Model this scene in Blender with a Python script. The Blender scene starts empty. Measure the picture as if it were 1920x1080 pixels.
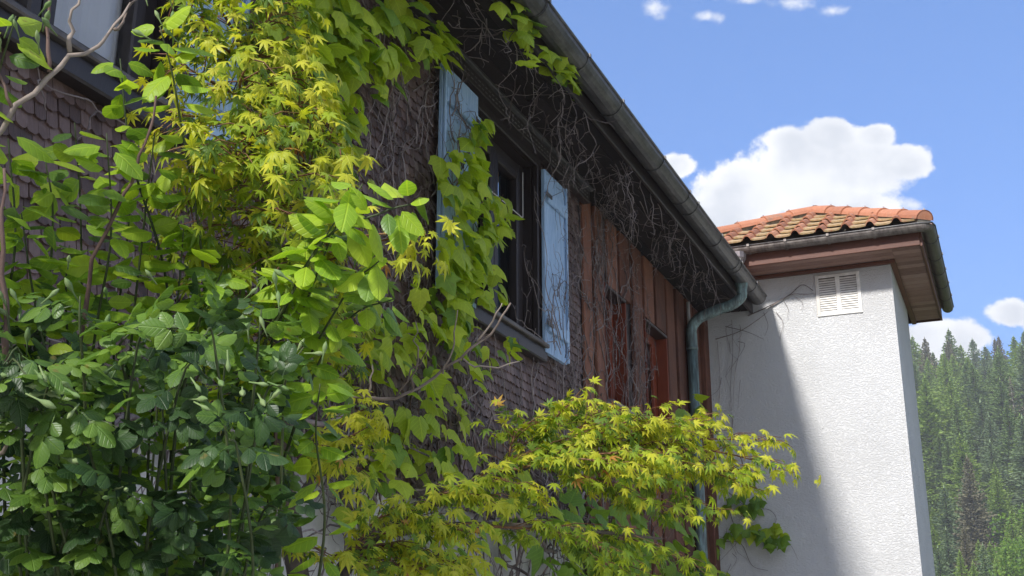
import bpy, math, random
import numpy as np
from mathutils import Vector, Matrix
random.seed(7); np.random.seed(7)
S = bpy.context.scene; COL = S.collection
R = math.radians

# ------------------------------------------------------------------ camera
F = 2180.0; PITCH = R(17.5); YAW = R(23.1)          # focal length in 1920-px units
CAM = np.array([2.7, 0.0, 1.6])
HD = np.array([-math.sin(YAW), math.cos(YAW), 0]); RT = np.array([math.cos(YAW), math.sin(YAW), 0]); UZ = np.array([0, 0, 1.])
FW = HD*math.cos(PITCH) + UZ*math.sin(PITCH); UP = -HD*math.sin(PITCH) + UZ*math.cos(PITCH)
cd = bpy.data.cameras.new('camera'); cam = bpy.data.objects.new('camera', cd); COL.objects.link(cam)
cam.location = CAM; cam.rotation_euler = (math.pi/2 + PITCH, 0, YAW)
cd.sensor_width = 36; cd.lens = F/1920*36; cd.clip_start = .05; cd.clip_end = 6000
S.camera = cam

def ray(px, py): return FW + RT*((px-960)/F) + UP*((540-py)/F)
def P(px, py, c): return CAM + ray(px, py)*c                     # survey helper: bearing + distance -> place
def PX(px, py, x): d = ray(px, py); return CAM + d*((x-CAM[0])/d[0])
def PY(px, py, y): d = ray(px, py); return CAM + d*((y-CAM[1])/d[1])

# ------------------------------------------------------------------ sun + sky
SUN = np.array([-.235, -1.45, 1.0]); SUN /= np.linalg.norm(SUN)
sl = bpy.data.lights.new('sun', 'SUN'); so = bpy.data.objects.new('sun', sl); COL.objects.link(so)
sl.energy = 2.0; sl.angle = R(5.5); sl.color = (1, .965, .92)
so.rotation_euler = Vector(-SUN).to_track_quat('-Z', 'Y').to_euler()
S.view_settings.view_transform = 'Standard'; S.view_settings.look = 'None'
S.view_settings.exposure = 1.88; S.view_settings.gamma = 1; S.view_settings.use_curve_mapping = False

class NT:
    """small node-tree helper"""
    def __init__(s, tree): s.t = tree; s.n = tree.nodes; s.l = tree.links
    def new(s, typ, **kw):
        n = s.n.new(typ)
        for k, v in kw.items(): setattr(n, k, v)
        return n
    def put(s, sock, v):
        if isinstance(v, bpy.types.NodeSocket): s.l.new(v, sock)
        elif v is not None: sock.default_value = v
    def m(s, op, a, b=None, c=None, clamp=False):
        n = s.new('ShaderNodeMath', operation=op, use_clamp=clamp)
        s.put(n.inputs[0], a)
        if b is not None: s.put(n.inputs[1], b)
        if c is not None: s.put(n.inputs[2], c)
        return n.outputs[0]
    def v(s, op, a, b=None):
        n = s.new('ShaderNodeVectorMath', operation=op); s.put(n.inputs[0], a)
        if b is not None:
            s.put(n.inputs[3] if op == 'SCALE' else n.inputs[1], b)
        return n.outputs['Value'] if op in ('DOT_PRODUCT', 'LENGTH', 'DISTANCE') else n.outputs[0]
    def noise(s, vec, scale, detail=4, rough=.55, out='Fac', dist=0):
        n = s.new('ShaderNodeTexNoise'); s.put(n.inputs['Vector'], vec); n.inputs['Scale'].default_value = scale
        n.inputs['Detail'].default_value = detail; n.inputs['Roughness'].default_value = rough; n.inputs['Distortion'].default_value = dist
        return n.outputs[out]
    def mix(s, f, a, b, typ='MIX'):
        n = s.new('ShaderNodeMix', data_type='RGBA', blend_type=typ); s.put(n.inputs[0], f)
        for i, q in ((6, a), (7, b)):
            if isinstance(q, tuple): q = tuple(q[:3]) + (1,)
            s.put(n.inputs[i], q)
        return n.outputs[2]
    def mr(s, x, a, b, c=0, d=1, smooth=True):
        n = s.new('ShaderNodeMapRange', interpolation_type='SMOOTHSTEP' if smooth else 'LINEAR')
        for i, q in enumerate((x, a, b, c, d)): s.put(n.inputs[i], q)
        return n.outputs[0]
    def ramp(s, f, stops):
        n = s.new('ShaderNodeValToRGB'); e = n.color_ramp.elements
        while len(e) < len(stops): e.new(.5)
        for k, (p, c) in enumerate(stops): e[k].position = p; e[k].color = tuple(c) + (1,)
        s.put(n.inputs[0], f); return n.outputs[0]

W = bpy.data.worlds.new('World'); S.world = W; W.use_nodes = True
w = NT(W.node_tree); w.n.clear()
sky = w.new('ShaderNodeTexSky', sky_type='NISHITA'); sky.sun_disc = False
sky.sun_elevation = math.asin(SUN[2]); sky.sun_rotation = math.atan2(SUN[0], SUN[1])
sky.altitude = 2400; sky.air_density = 1.0; sky.dust_density = .0; sky.ozone_density = 2.6
tc = w.new('ShaderNodeTexCoord'); D = tc.outputs['Generated']
D = w.v('NORMALIZE', D)
w.put(sky.inputs[0], w.v('NORMALIZE', w.v('ADD', D, (0, 0, .3))))
hh = w.v('DOT_PRODUCT', D, tuple(HD)); hs = w.m('MAXIMUM', hh, .02)
uu = w.m('DIVIDE', w.v('DOT_PRODUCT', D, tuple(RT)), hs)
sep = w.new('ShaderNodeSeparateXYZ'); w.put(sep.inputs[0], D)
ww = w.m('DIVIDE', sep.outputs[2], hs)
def tang(px, py): d = ray(px, py); return float(d@RT/(d@HD)), float(d[2]/(d@HD))
def blob(px, py, rx, ry):                      # one puff of a cumulus, in bearing/elevation tangents
    a, b = tang(px, py); k = 1/2290
    q1 = w.m('DIVIDE', w.m('SUBTRACT', uu, a), rx*k); q2 = w.m('DIVIDE', w.m('SUBTRACT', ww, b), ry*k)
    rr = w.m('SQRT', w.m('ADD', w.m('MULTIPLY', q1, q1), w.m('MULTIPLY', q2, q2)))
    return w.m('SUBTRACT', 1.0, rr)
fld = None
for b in [(1510,325,150,105),(1400,360,130,90),(1610,310,130,88),(1560,258,84,50),(1480,270,66,44),(1690,305,70,52),(1640,255,60,36),
          (1330,420,110,75),(1560,385,150,60),(1268,312,48,34),(1300,470,150,70),
          (1775,640,110,52),(1690,645,100,50),(1898,588,56,34),(1960,600,70,40)]:
    q = blob(*b); fld = q if fld is None else w.m('SMOOTH_MAX', fld, q, .12)
thin = None
for b in [(1225,15,55,34),(1330,30,40,26),(1480,5,100,26),(1560,20,50,24),(1400,0,60,18),(1715,385,46,22),(1330,-25,210,40)]:
    q = blob(*b); thin = q if thin is None else w.m('MAXIMUM', thin, q)
n1 = w.noise(D, 13, 7, .58); n2 = w.noise(D, 48, 7, .62)
nn = w.m('ADD', w.m('MULTIPLY', w.m('SUBTRACT', n1, .5), 1.2), w.m('MULTIPLY', w.m('SUBTRACT', n2, .5), .9))
front = w.mr(hh, .05, .3)
a1 = w.mr(w.m('ADD', fld, nn), .0, .24)
a2 = w.m('MULTIPLY', w.mr(w.m('ADD', thin, w.m('MULTIPLY', nn, 2.3)), .1, 1.1), .8)
# cumulus over the unseen rest of the sky, cover raised to lift the ambient light
gsc = w.new('ShaderNodeVectorMath', operation='MULTIPLY'); w.put(gsc.inputs[0], D); gsc.inputs[1].default_value = (1, 1, 1.8)
gen = w.noise(gsc.outputs[0], 2.6, 8, .56)
offv = w.m('MAXIMUM', w.mr(w.m('ABSOLUTE', uu), .62, .9), w.m('SUBTRACT', 1.0, front))
offv = w.m('MAXIMUM', offv, w.mr(ww, .85, 1.2))
a3 = w.m('MULTIPLY', w.mr(gen, .43, .55), offv)
alpha = w.m('MAXIMUM', w.m('MULTIPLY', w.m('MAXIMUM', a1, a2), front), a3)
alpha = w.m('MULTIPLY', alpha, w.mr(sep.outputs[2], 0, .04))
shade = w.noise(D, 17, 5, .55)
ccol = w.mix(w.m('ADD', w.m('MULTIPLY', w.mr(shade, .34, .62), .75), w.m('MULTIPLY', w.mr(fld, .15, .6, 1, 0), .4), clamp=True), (1.45, 1.52, 1.66), (2.1, 2.12, 2.16))
skyc = w.mix(1.0, sky.outputs[0], (.43, .585, .73), 'MULTIPLY')
fin = w.mix(alpha, skyc, ccol)
bg = w.new('ShaderNodeBackground'); w.put(bg.inputs[0], fin); bg.inputs[1].default_value = .15
ow = w.new('ShaderNodeOutputWorld'); w.l.new(bg.outputs[0], ow.inputs[0])

# ------------------------------------------------------------------ materials
MATS = {}
def mat(name, fn):
    m = bpy.data.materials.new(name); m.use_nodes = True; t = NT(m.node_tree); t.n.clear()
    o = t.new('ShaderNodeOutputMaterial'); b = t.new('ShaderNodeBsdfPrincipled'); t.l.new(b.outputs[0], o.inputs[0])
    fn(t, b, o); MATS[name] = m; return m
def geo_pos(t): return t.new('ShaderNodeNewGeometry').outputs['Position']
def bump(t, b, h, s, d=.01):
    n = t.new('ShaderNodeBump'); n.inputs['Strength'].default_value = s; n.inputs['Distance'].default_value = d
    t.put(n.inputs['Height'], h); t.l.new(n.outputs[0], b.inputs['Normal'])
def rnd(t):
    a = t.new('ShaderNodeObjectInfo').outputs['Random']; g = t.new('ShaderNodeNewGeometry').outputs['Random Per Island']
    return t.m('FRACT', t.m('ADD', a, t.m('MULTIPLY', g, 1.7)))
def scaled(t, v, s):
    n = t.new('ShaderNodeVectorMath', operation='MULTIPLY'); t.put(n.inputs[0], v); n.inputs[1].default_value = s; return n.outputs[0]

def m_wood(cols, rough=.7, grain=(9, 9, 1.2), bs=.35, spread=.5, spec=.3):
    def fn(t, b, o):
        p = geo_pos(t); r = rnd(t)
        g = t.noise(scaled(t, p, grain), 9, 6, .65, dist=.6)
        st = t.noise(p, 2.3, 4, .6)
        f = t.m('ADD', t.m('MULTIPLY', g, .55), t.m('ADD', t.m('MULTIPLY', r, spread), t.m('MULTIPLY', st, .45)))
        f = t.m('SUBTRACT', f, .25)
        n = len(cols); t.put(b.inputs['Base Color'], t.ramp(f, [(.15 + .7*i/(n-1), c) for i, c in enumerate(cols)]))
        b.inputs['Roughness'].default_value = rough; b.inputs['Specular IOR Level'].default_value = spec
        bump(t, b, g, bs, .004)
    return fn
mat('shingle', m_wood([(.034,.020,.016), (.080,.048,.040), (.135,.087,.075), (.19,.133,.118)], .55, (14,14,2), .4, .55, .45))
mat('board', m_wood([(.045,.018,.012), (.13,.052,.032), (.24,.105,.064), (.24,.155,.125)], .7, (12,12,.8), .5, .35))
mat('red_panel', m_wood([(.10,.022,.010), (.19,.042,.018), (.30,.075,.03)], .5, (12,12,.8), .2, .25))
mat('dark_frame', m_wood([(.016,.012,.012), (.030,.022,.021), (.05,.04,.04)], .45, (10,10,1.5), .2, .2, .5))
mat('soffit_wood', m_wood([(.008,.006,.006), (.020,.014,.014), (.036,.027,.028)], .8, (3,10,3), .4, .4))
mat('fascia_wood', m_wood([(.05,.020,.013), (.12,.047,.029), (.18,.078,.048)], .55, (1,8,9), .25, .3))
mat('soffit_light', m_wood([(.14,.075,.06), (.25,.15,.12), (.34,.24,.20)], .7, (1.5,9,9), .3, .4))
def f_blue(t, b, o):
    p = geo_pos(t); g = t.noise(scaled(t, p, (9, 9, .9)), 10, 6, .7); st = t.noise(p, 7, 5, .65)
    c = t.mix(t.mr(g, .3, .75), (.24,.37,.55), (.38,.52,.68))
    c = t.mix(t.mr(st, .62, .72), c, (.10,.13,.13))
    t.put(b.inputs['Base Color'], c); b.inputs['Roughness'].default_value = .6; bump(t, b, g, .35, .004)
mat('blue_paint', f_blue)
def f_stucco(t, b, o):
    p = geo_pos(t)
    a = t.noise(scaled(t, p, (1, 1, 1.5)), 64, 5, .62); c2 = t.noise(p, 190, 3, .6); big = t.noise(p, 1.1, 4, .55)
    h = t.m('ADD', t.mr(a, .38, .66), t.m('MULTIPLY', c2, .35))
    strk = t.noise(scaled(t, p, (3, 3, .25)), 2.5, 4, .6)
    c = t.mix(t.mr(big, .35, .7), (.525,.525,.52), (.585,.585,.58))
    c = t.mix(t.mr(strk, .56, .80, 0, .45), c, (.50,.50,.47))
    sp = t.noise(p, 16, 2, .5); c = t.mix(t.mr(sp, .76, .80, 0, .5), c, (.22,.20,.18))
    t.put(b.inputs['Base Color'], c); b.inputs['Roughness'].default_value = .93; b.inputs['Specular IOR Level'].default_value = .15
    bump(t, b, h, .8, .007)
mat('stucco', f_stucco)
def f_base(t, b, o):
    p = geo_pos(t); a = t.noise(p, 60, 5, .6); big = t.noise(p, 2.2, 6, .65)
    c = t.mix(t.mr(big, .3, .72), (.34,.33,.31), (.62,.60,.57)); strk = t.noise(scaled(t, p, (3, 6, .5)), 3, 5, .65)
    c = t.mix(t.mr(strk, .55, .75, 0, .6), c, (.20,.19,.165))
    t.put(b.inputs['Base Color'], c); b.inputs['Roughness'].default_value = .95; bump(t, b, a, .6, .01)
mat('base_plaster', f_base)
def f_zinc(dark, light, rough):
    def fn(t, b, o):
        p = geo_pos(t); a = t.noise(scaled(t, p, (5, 1.2, 3)), 5, 6, .65); c2 = t.noise(p, 30, 4, .6)
        f = t.m('ADD', t.m('MULTIPLY', a, .8), t.m('MULTIPLY', c2, .25))
        t.put(b.inputs['Base Color'], t.mix(t.mr(f, .35, .72), dark, light)); b.inputs['Metallic'].default_value = .55
        t.put(b.inputs['Roughness'], t.mr(a, .3, .7, rough, rough+.18)); bump(t, b, a, .12, .01)
    return fn
mat('zinc_dark', f_zinc((.055,.053,.055), (.14,.135,.13), .40))
mat('zinc_brown', f_zinc((.08,.068,.062), (.19,.17,.155), .42))
mat('zinc_grey', f_zinc((.14,.125,.13), (.26,.23,.235), .5))
def f_copper(t, b, o):
    p = geo_pos(t); a = t.noise(scaled(t, p, (8, 8, 1)), 4, 6, .7)
    t.put(b.inputs['Base Color'], t.ramp(a, [(.32, (.045,.05,.046)), (.5, (.11,.155,.15)), (.68, (.22,.33,.33))]))
    b.inputs['Roughness'].default_value = .55; b.inputs['Metallic'].default_value = .15
mat('copper_patina', f_copper)
def f_tile(t, b, o):
    p = geo_pos(t); r = rnd(t); a = t.noise(p, 9, 6, .65); c2 = t.noise(p, 38, 5, .65)
    base = t.ramp(t.m('ADD', t.m('MULTIPLY', r, .6), t.m('MULTIPLY', c2, .4)), [(.15, (.25,.10,.056)), (.5, (.36,.155,.087)), (.85, (.45,.22,.13))])
    uvn = t.new('ShaderNodeUVMap'); s = t.new('ShaderNodeSeparateXYZ'); t.put(s.inputs[0], uvn.outputs[0])
    pan = t.mr(s.outputs[0], .32, .42)                                  # lichen settles in the flat pan of the tile
    li = t.m('MULTIPLY', t.mr(t.m('ADD', a, t.m('MULTIPLY', t.m('SUBTRACT', pan, .5), .35)), .44, .64), .72)
    lc = t.mix(t.mr(c2, .35, .65), (.28,.225,.085), (.42,.35,.21))
    c = t.mix(li, base, lc); c = t.mix(t.mr(t.noise(p, 75, 3, .6), .68, .76, 0, .7), c, (.50,.47,.40))
    t.put(b.inputs['Base Color'], c); b.inputs['Roughness'].default_value = .82; bump(t, b, c2, .35, .006)
mat('roof_tile', f_tile)
def f_ridge(t, b, o):
    p = geo_pos(t); r = rnd(t); c2 = t.noise(p, 26, 6, .68); a = t.noise(p, 5, 5, .6)
    c = t.ramp(t.m('ADD', t.m('MULTIPLY', r, .3), t.m('MULTIPLY', c2, .6)), [(.2, (.26,.105,.06)), (.5, (.38,.155,.085)), (.8, (.45,.22,.135))])
    c = t.mix(t.mr(a, .56, .70, 0, .75), c, (.17,.15,.12))
    c = t.mix(t.mr(t.noise(p, 60, 3, .6), .67, .74, 0, .8), c, (.5,.46,.38))
    t.put(b.inputs['Base Color'], c); b.inputs['Roughness'].default_value = .85; bump(t, b, c2, .3, .006)
mat('ridge_tile', f_ridge)
def f_simple(c1, c2, sc=12, rough=.8, spec=.3, bs=.2):
    def fn(t, b, o):
        p = geo_pos(t); a = t.noise(p, sc, 5, .65); r = rnd(t)
        t.put(b.inputs['Base Color'], t.mix(t.mr(t.m('ADD', t.m('MULTIPLY', a, .7), t.m('MULTIPLY', r, .3)), .3, .7), c1, c2))
        b.inputs['Roughness'].default_value = rough; b.inputs['Specular IOR Level'].default_value = spec; bump(t, b, a, bs, .004)
    return fn
mat('mortar', f_simple((.13,.12,.10), (.27,.25,.21), 30))
mat('vent_white', f_simple((.50,.48,.44), (.72,.70,.66), 14, .6))
mat('vent_dark', f_simple((.03,.026,.022), (.06,.05,.04), 14))
mat('slot_metal', f_simple((.12,.12,.12), (.24,.23,.22), 20, .5))
mat('white_pipe', f_simple((.45,.44,.42), (.62,.61,.59), 14, .5))
mat('cloud_reflection', f_simple((.80,.80,.81), (.88,.88,.89), 5, .9))  # near-white colour standing for clouds mirrored in the glass
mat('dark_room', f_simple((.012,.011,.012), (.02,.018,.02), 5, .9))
mat('bark', f_simple((.045,.036,.030), (.12,.10,.085), 30, .85))
mat('dry_stem', f_simple((.09,.07,.066), (.29,.245,.23), 18, .85))
mat('dead_twig', f_simple((.13,.10,.08), (.27,.225,.19), 25, .8))
mat('brown_twig', f_simple((.085,.05,.04), (.17,.11,.09), 25, .75))
mat('green_stem', f_simple((.03,.045,.016), (.06,.08,.028), 20, .6))
mat('red_stem', f_simple((.13,.05,.03), (.20,.11,.05), 20, .6))
mat('bud', f_simple((.10,.17,.05), (.20,.26,.11), 40, .7))
mat('conifer_bark', f_simple((.07,.055,.045), (.14,.115,.095), 3, .9))
mat('dead_wood', f_simple((.20,.17,.15), (.32,.28,.25), 3, .9))
mat('grass', f_simple((.035,.055,.015), (.075,.10,.03), .7, .95))
mat('bounce_pale', f_simple((.36,.35,.32), (.50,.48,.44), 3, .9))  # pale tone for the added slab that throws light up the facade
mat('roof_slab', f_simple((.20,.07,.04), (.32,.12,.06), 6, .85))
def f_glass(t, b, o):
    g = t.new('ShaderNodeBsdfGlossy'); g.inputs['Roughness'].default_value = .02; tr = t.new('ShaderNodeBsdfTransparent')
    tr.inputs[0].default_value = (.94,.94,.94,1)
    fr = t.new('ShaderNodeFresnel'); fr.inputs[0].default_value = 1.7; mx = t.new('ShaderNodeMixShader')
    t.l.new(fr.outputs[0], mx.inputs[0]); t.l.new(tr.outputs[0], mx.inputs[1]); t.l.new(g.outputs[0], mx.inputs[2]); t.l.new(mx.outputs[0], o.inputs[0])
    t.n.remove(b)
mat('glass', f_glass)
def m_leaf(cols, trans=.38, rough=.5, spec=.35, vein=1.25, tcol=1.5, brown=.55):
    def fn(t, b, o):
        r = rnd(t); n = len(cols)
        c = t.ramp(r, [(.08 + .84*i/max(1, n-1), q) for i, q in enumerate(cols)])
        blot = t.noise(geo_pos(t), 22, 3, .6); c = t.mix(t.mr(blot, .35, .7, 0, .28), c, tuple(np.array(cols[0])*.7))
        br = t.noise(geo_pos(t), 34, 2, .5); c = t.mix(t.mr(t.m('ADD', br, t.m('MULTIPLY', r, .10)), .76, .82, 0, brown), c, (.20,.13,.035))
        uvn = t.new('ShaderNodeUVMap'); s = t.new('ShaderNodeSeparateXYZ'); t.put(s.inputs[0], uvn.outputs[0])
        ax = t.m('ABSOLUTE', s.outputs[0])
        mid = t.mr(ax, .0, .035, 1, 0)
        side = t.mr(t.m('ABSOLUTE', t.m('SUBTRACT', t.m('FRACT', t.m('MULTIPLY', t.m('SUBTRACT', s.outputs[1], t.m('MULTIPLY', ax, .75)), 5.5)), .5)), .0, .14, 1, 0)
        vn = t.m('MAXIMUM', mid, t.m('MULTIPLY', side, .6))
        c = t.mix(t.m('MULTIPLY', vn, .5), c, tuple(np.minimum(1, np.array(cols[-1])*vein)))
        t.put(b.inputs['Base Color'], c); b.inputs['Roughness'].default_value = rough; b.inputs['Specular IOR Level'].default_value = spec
        bump(t, b, t.m('SUBTRACT', blot, t.m('MULTIPLY', vn, .5)), .5, .004)
        tl = t.new('ShaderNodeBsdfTranslucent'); t.put(tl.inputs[0], t.mix(1.0, c, (tcol, tcol, .75), 'MULTIPLY'))
        mx = t.new('ShaderNodeMixShader'); mx.inputs[0].default_value = trans
        t.l.new(b.outputs[0], mx.inputs[1]); t.l.new(tl.outputs[0], mx.inputs[2]); t.l.new(mx.outputs[0], o.inputs[0])
    return fn
mat('leaf_ivy', m_leaf([(.28,.39,.024), (.36,.47,.03), (.46,.55,.04)], .45))
mat('leaf_ivy_green', m_leaf([(.10,.20,.024), (.15,.26,.028), (.20,.32,.034)], .38))
mat('leaf_maple_yellow', m_leaf([(.36,.40,.020), (.45,.47,.026), (.54,.52,.045)], .40))
mat('leaf_maple', m_leaf([(.20,.29,.018), (.27,.36,.02), (.35,.42,.025)], .42))
mat('leaf_maple_green', m_leaf([(.08,.15,.016), (.12,.205,.02), (.16,.25,.024)], .36))
mat('leaf_maple_red', m_leaf([(.32,.11,.03), (.42,.20,.04), (.50,.30,.06)], .40))
mat('leaf_rose', m_leaf([(.018,.044,.013), (.030,.066,.018), (.046,.092,.025)], .2, .42, .3))
mat('leaf_rose_mid', m_leaf([(.07,.145,.022), (.105,.20,.027), (.15,.25,.035)], .30, .42, .45))
mat('leaf_shrub', m_leaf([(.19,.33,.026), (.27,.42,.032), (.38,.50,.04)], .42, .45))
mat('leaf_juniper', m_leaf([(.03,.06,.03), (.05,.085,.04)], .1, .7))
mat('needles_dark', m_leaf([(0.100,0.163,0.053), (0.144,0.219,0.067), (0.194,0.275,0.089)], .15, .7, .2))
mat('needles_mid', m_leaf([(0.150,0.237,0.050), (0.213,0.312,0.065), (0.281,0.375,0.089)], .2, .7, .2))
mat('needles_blue', m_leaf([(0.125,0.188,0.100), (0.175,0.244,0.121), (0.231,0.300,0.158)], .15, .7, .2))
mat('needles_brown', m_leaf([(.12,.115,.07), (.16,.15,.095), (.20,.185,.12)], .15, .8, .1))
mat('leaf_broad', m_leaf([(.07,.14,.018), (.10,.19,.024), (.15,.24,.032)], .35, .6, .2))

# ------------------------------------------------------------------ mesh helpers
def nrm(v): v = np.asarray(v, float); return v/(np.linalg.norm(v) + 1e-12)
class MB:
    def __init__(s): s.v = []; s.f = []; s.uv = None; s.m = []
    def add(s, vs, fs, mi=0):
        b = len(s.v); s.v += [tuple(map(float, q)) for q in vs]; s.f += [tuple(i+b for i in f) for f in fs]; s.m += [mi]*len(fs); return s
    def box(s, a, b, mi=0):
        x0, y0, z0 = a; x1, y1, z1 = b
        return s.add([(x0,y0,z0),(x1,y0,z0),(x1,y1,z0),(x0,y1,z0),(x0,y0,z1),(x1,y0,z1),(x1,y1,z1),(x0,y1,z1)],
                     [(0,3,2,1),(4,5,6,7),(0,1,5,4),(1,2,6,5),(2,3,7,6),(3,0,4,7)], mi)
    def cbox(s, a, b, c=.004):                       # box with chamfered vertical/long edges, cheap bevel
        x0, y0, z0 = a; x1, y1, z1 = b
        ax = int(np.argmax([x1-x0, y1-y0, z1-z0])); o = [i for i in range(3) if i != ax]
        lo = [a[o[0]], a[o[1]]]; hi = [b[o[0]], b[o[1]]]; c = min(c, (hi[0]-lo[0])*.4, (hi[1]-lo[1])*.4)
        ring = [(lo[0]+c,lo[1]),(hi[0]-c,lo[1]),(hi[0],lo[1]+c),(hi[0],hi[1]-c),(hi[0]-c,hi[1]),(lo[0]+c,hi[1]),(lo[0],hi[1]-c),(lo[0],lo[1]+c)]
        vs = []
        for e in (a[ax], b[ax]):
            for q in ring:
                p = [0,0,0]; p[ax] = e; p[o[0]] = q[0]; p[o[1]] = q[1]; vs.append(p)
        fs = [(i, (i+1) % 8, 8+(i+1) % 8, 8+i) for i in range(8)] + [tuple(range(7,-1,-1)), tuple(range(8,16))]
        if ax == 1: fs = [f[::-1] for f in fs]
        return s.add(vs, fs)
    def tube(s, pts, rad, n=6, cap=True, arc=None):
        pts = [np.asarray(p, float) for p in pts]; k = len(pts)
        if np.isscalar(rad): rad = [rad]*k
        up = np.array([.13, .21, .97]); vs = []
        for i, p in enumerate(pts):
            d = nrm(pts[min(i+1, k-1)] - pts[max(i-1, 0)])
            a = np.cross(d, up)
            if np.linalg.norm(a) < .05: a = np.cross(d, np.array([1., .1, 0]))
            a = nrm(a); b2 = np.cross(d, a)
            for j in range(n): t = 2*math.pi*j/n; vs.append(p + (a*math.cos(t) + b2*math.sin(t))*rad[i])
        fs = [(i*n+j, i*n+(j+1) % n, (i+1)*n+(j+1) % n, (i+1)*n+j) for i in range(k-1) for j in range(n)]
        if cap: fs += [tuple(range(n-1, -1, -1)), tuple((k-1)*n+j for j in range(n))]
        return s.add(vs, fs)
    def mesh(s, name, mats, org=(0,0,0), smooth=False):
        me = bpy.data.meshes.new(name); o = np.asarray(org, float)
        me.from_pydata([tuple(np.asarray(q) - o) for q in s.v], [], s.f)
        for m in (mats if isinstance(mats, (list, tuple)) else [mats]): me.materials.append(MATS[m])
        if any(s.m): me.polygons.foreach_set('material_index', s.m)
        if smooth: me.polygons.foreach_set('use_smooth', [True]*len(me.polygons))
        me.update(); return me
def org(o):
    p = np.zeros(3)
    while o is not None: p += np.array(o.location); o = o.parent
    return p
def link(name, data, parent=None, loc=(0,0,0)):
    o = bpy.data.objects.new(name, data); COL.objects.link(o); o.parent = parent; o.location = loc; return o
def obj(name, mb, m, parent=None, smooth=False, kind=None, label=None):
    o = link(name, mb.mesh(name, m, org(parent), smooth), parent)
    if kind: o['kind'] = kind
    if label: o['label'] = label
    return o
def thing(name, label, cat, loc=(0,0,0), group=None):
    o = link(name, None, None, loc); o.empty_display_size = .2; o['label'] = label; o['category'] = cat
    if group: o['group'] = group
    return o
def curve(pts, n):                                  # Catmull-Rom resampling of a polyline
    pts = [np.asarray(p, float) for p in pts]
    if len(pts) < 3: return [pts[0] + (pts[-1]-pts[0])*t for t in np.linspace(0, 1, n)]
    q = [2*pts[0]-pts[1]] + pts + [2*pts[-1]-pts[-2]]; out = []
    for t in np.linspace(0, len(pts)-1-1e-6, n):
        i = int(t); f = t-i; a, b, c, d = q[i:i+4]
        out.append(.5*((2*b) + (-a+c)*f + (2*a-5*b+4*c-d)*f*f + (-a+3*b-3*c+d)*f**3))
    return out
U = random.uniform; G = random.gauss

# ------------------------------------------------------------------ ground and wooded hill
def hill_h(x, y):
    d = math.hypot(x-2.7, y); base = max(0, d-138)*.51
    k = 95*(1-math.exp(-base/95)) if base > 0 else 0
    fr = min(1, max(0, (y/(d+1e-6)+.1)*1.6))
    return k*fr + .9*math.sin(x*.06)*math.sin(y*.05)*min(1, d/120)*fr
mb = MB(); NR = [0,3,8,15,30,60,90,110,125,138,150,165,180,195,210,225,245,270,300,350,450,700,1200,2500]; NA = 72
mb.v.append((2.7, 0, 0))
for r in NR[1:]:
    for a in range(NA):
        t = 2*math.pi*a/NA; x = 2.7+r*math.cos(t); y = r*math.sin(t); mb.v.append((x, y, hill_h(x, y)))
for a in range(NA): mb.f.append((0, 1+a, 1+(a+1) % NA))
for k in range(len(NR)-2):
    for a in range(NA): b0 = 1+k*NA; mb.f.append((b0+a, b0+NA+a, b0+NA+(a+1) % NA, b0+(a+1) % NA))
mb.m = [0]*len(mb.f)
g = obj('ground', mb, 'grass', smooth=True, kind='structure')
mb = MB(); mb.box((-.02, -14, -.2), (16, 11.2, .03)); obj('bounce_slab', mb, 'bounce_pale', kind='structure')  # unseen pale slab added to bounce sunlight onto facade and soffit

def tri_mesh(name, V, T, mats, uv=None, mi=None, smooth=True):
    me = bpy.data.meshes.new(name); V = np.asarray(V, np.float32); T = np.asarray(T, np.int32)
    me.vertices.add(len(V)); me.vertices.foreach_set('co', V.ravel())
    me.loops.add(T.size); me.loops.foreach_set('vertex_index', T.ravel())
    me.polygons.add(len(T)); me.polygons.foreach_set('loop_start', np.arange(0, T.size, 3, dtype=np.int32))
    me.polygons.foreach_set('loop_total', np.full(len(T), 3, np.int32))
    if mi is not None: me.polygons.foreach_set('material_index', np.asarray(mi, np.int32))
    me.polygons.foreach_set('use_smooth', np.full(len(T), smooth))
    for m in mats: me.materials.append(MATS[m])
    if uv is not None:
        l = me.uv_layers.new(name='UVMap'); l.data.foreach_set('uv', np.asarray(uv, np.float32)[T.ravel()].ravel())
    me.update(); me.validate(); return me

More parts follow.
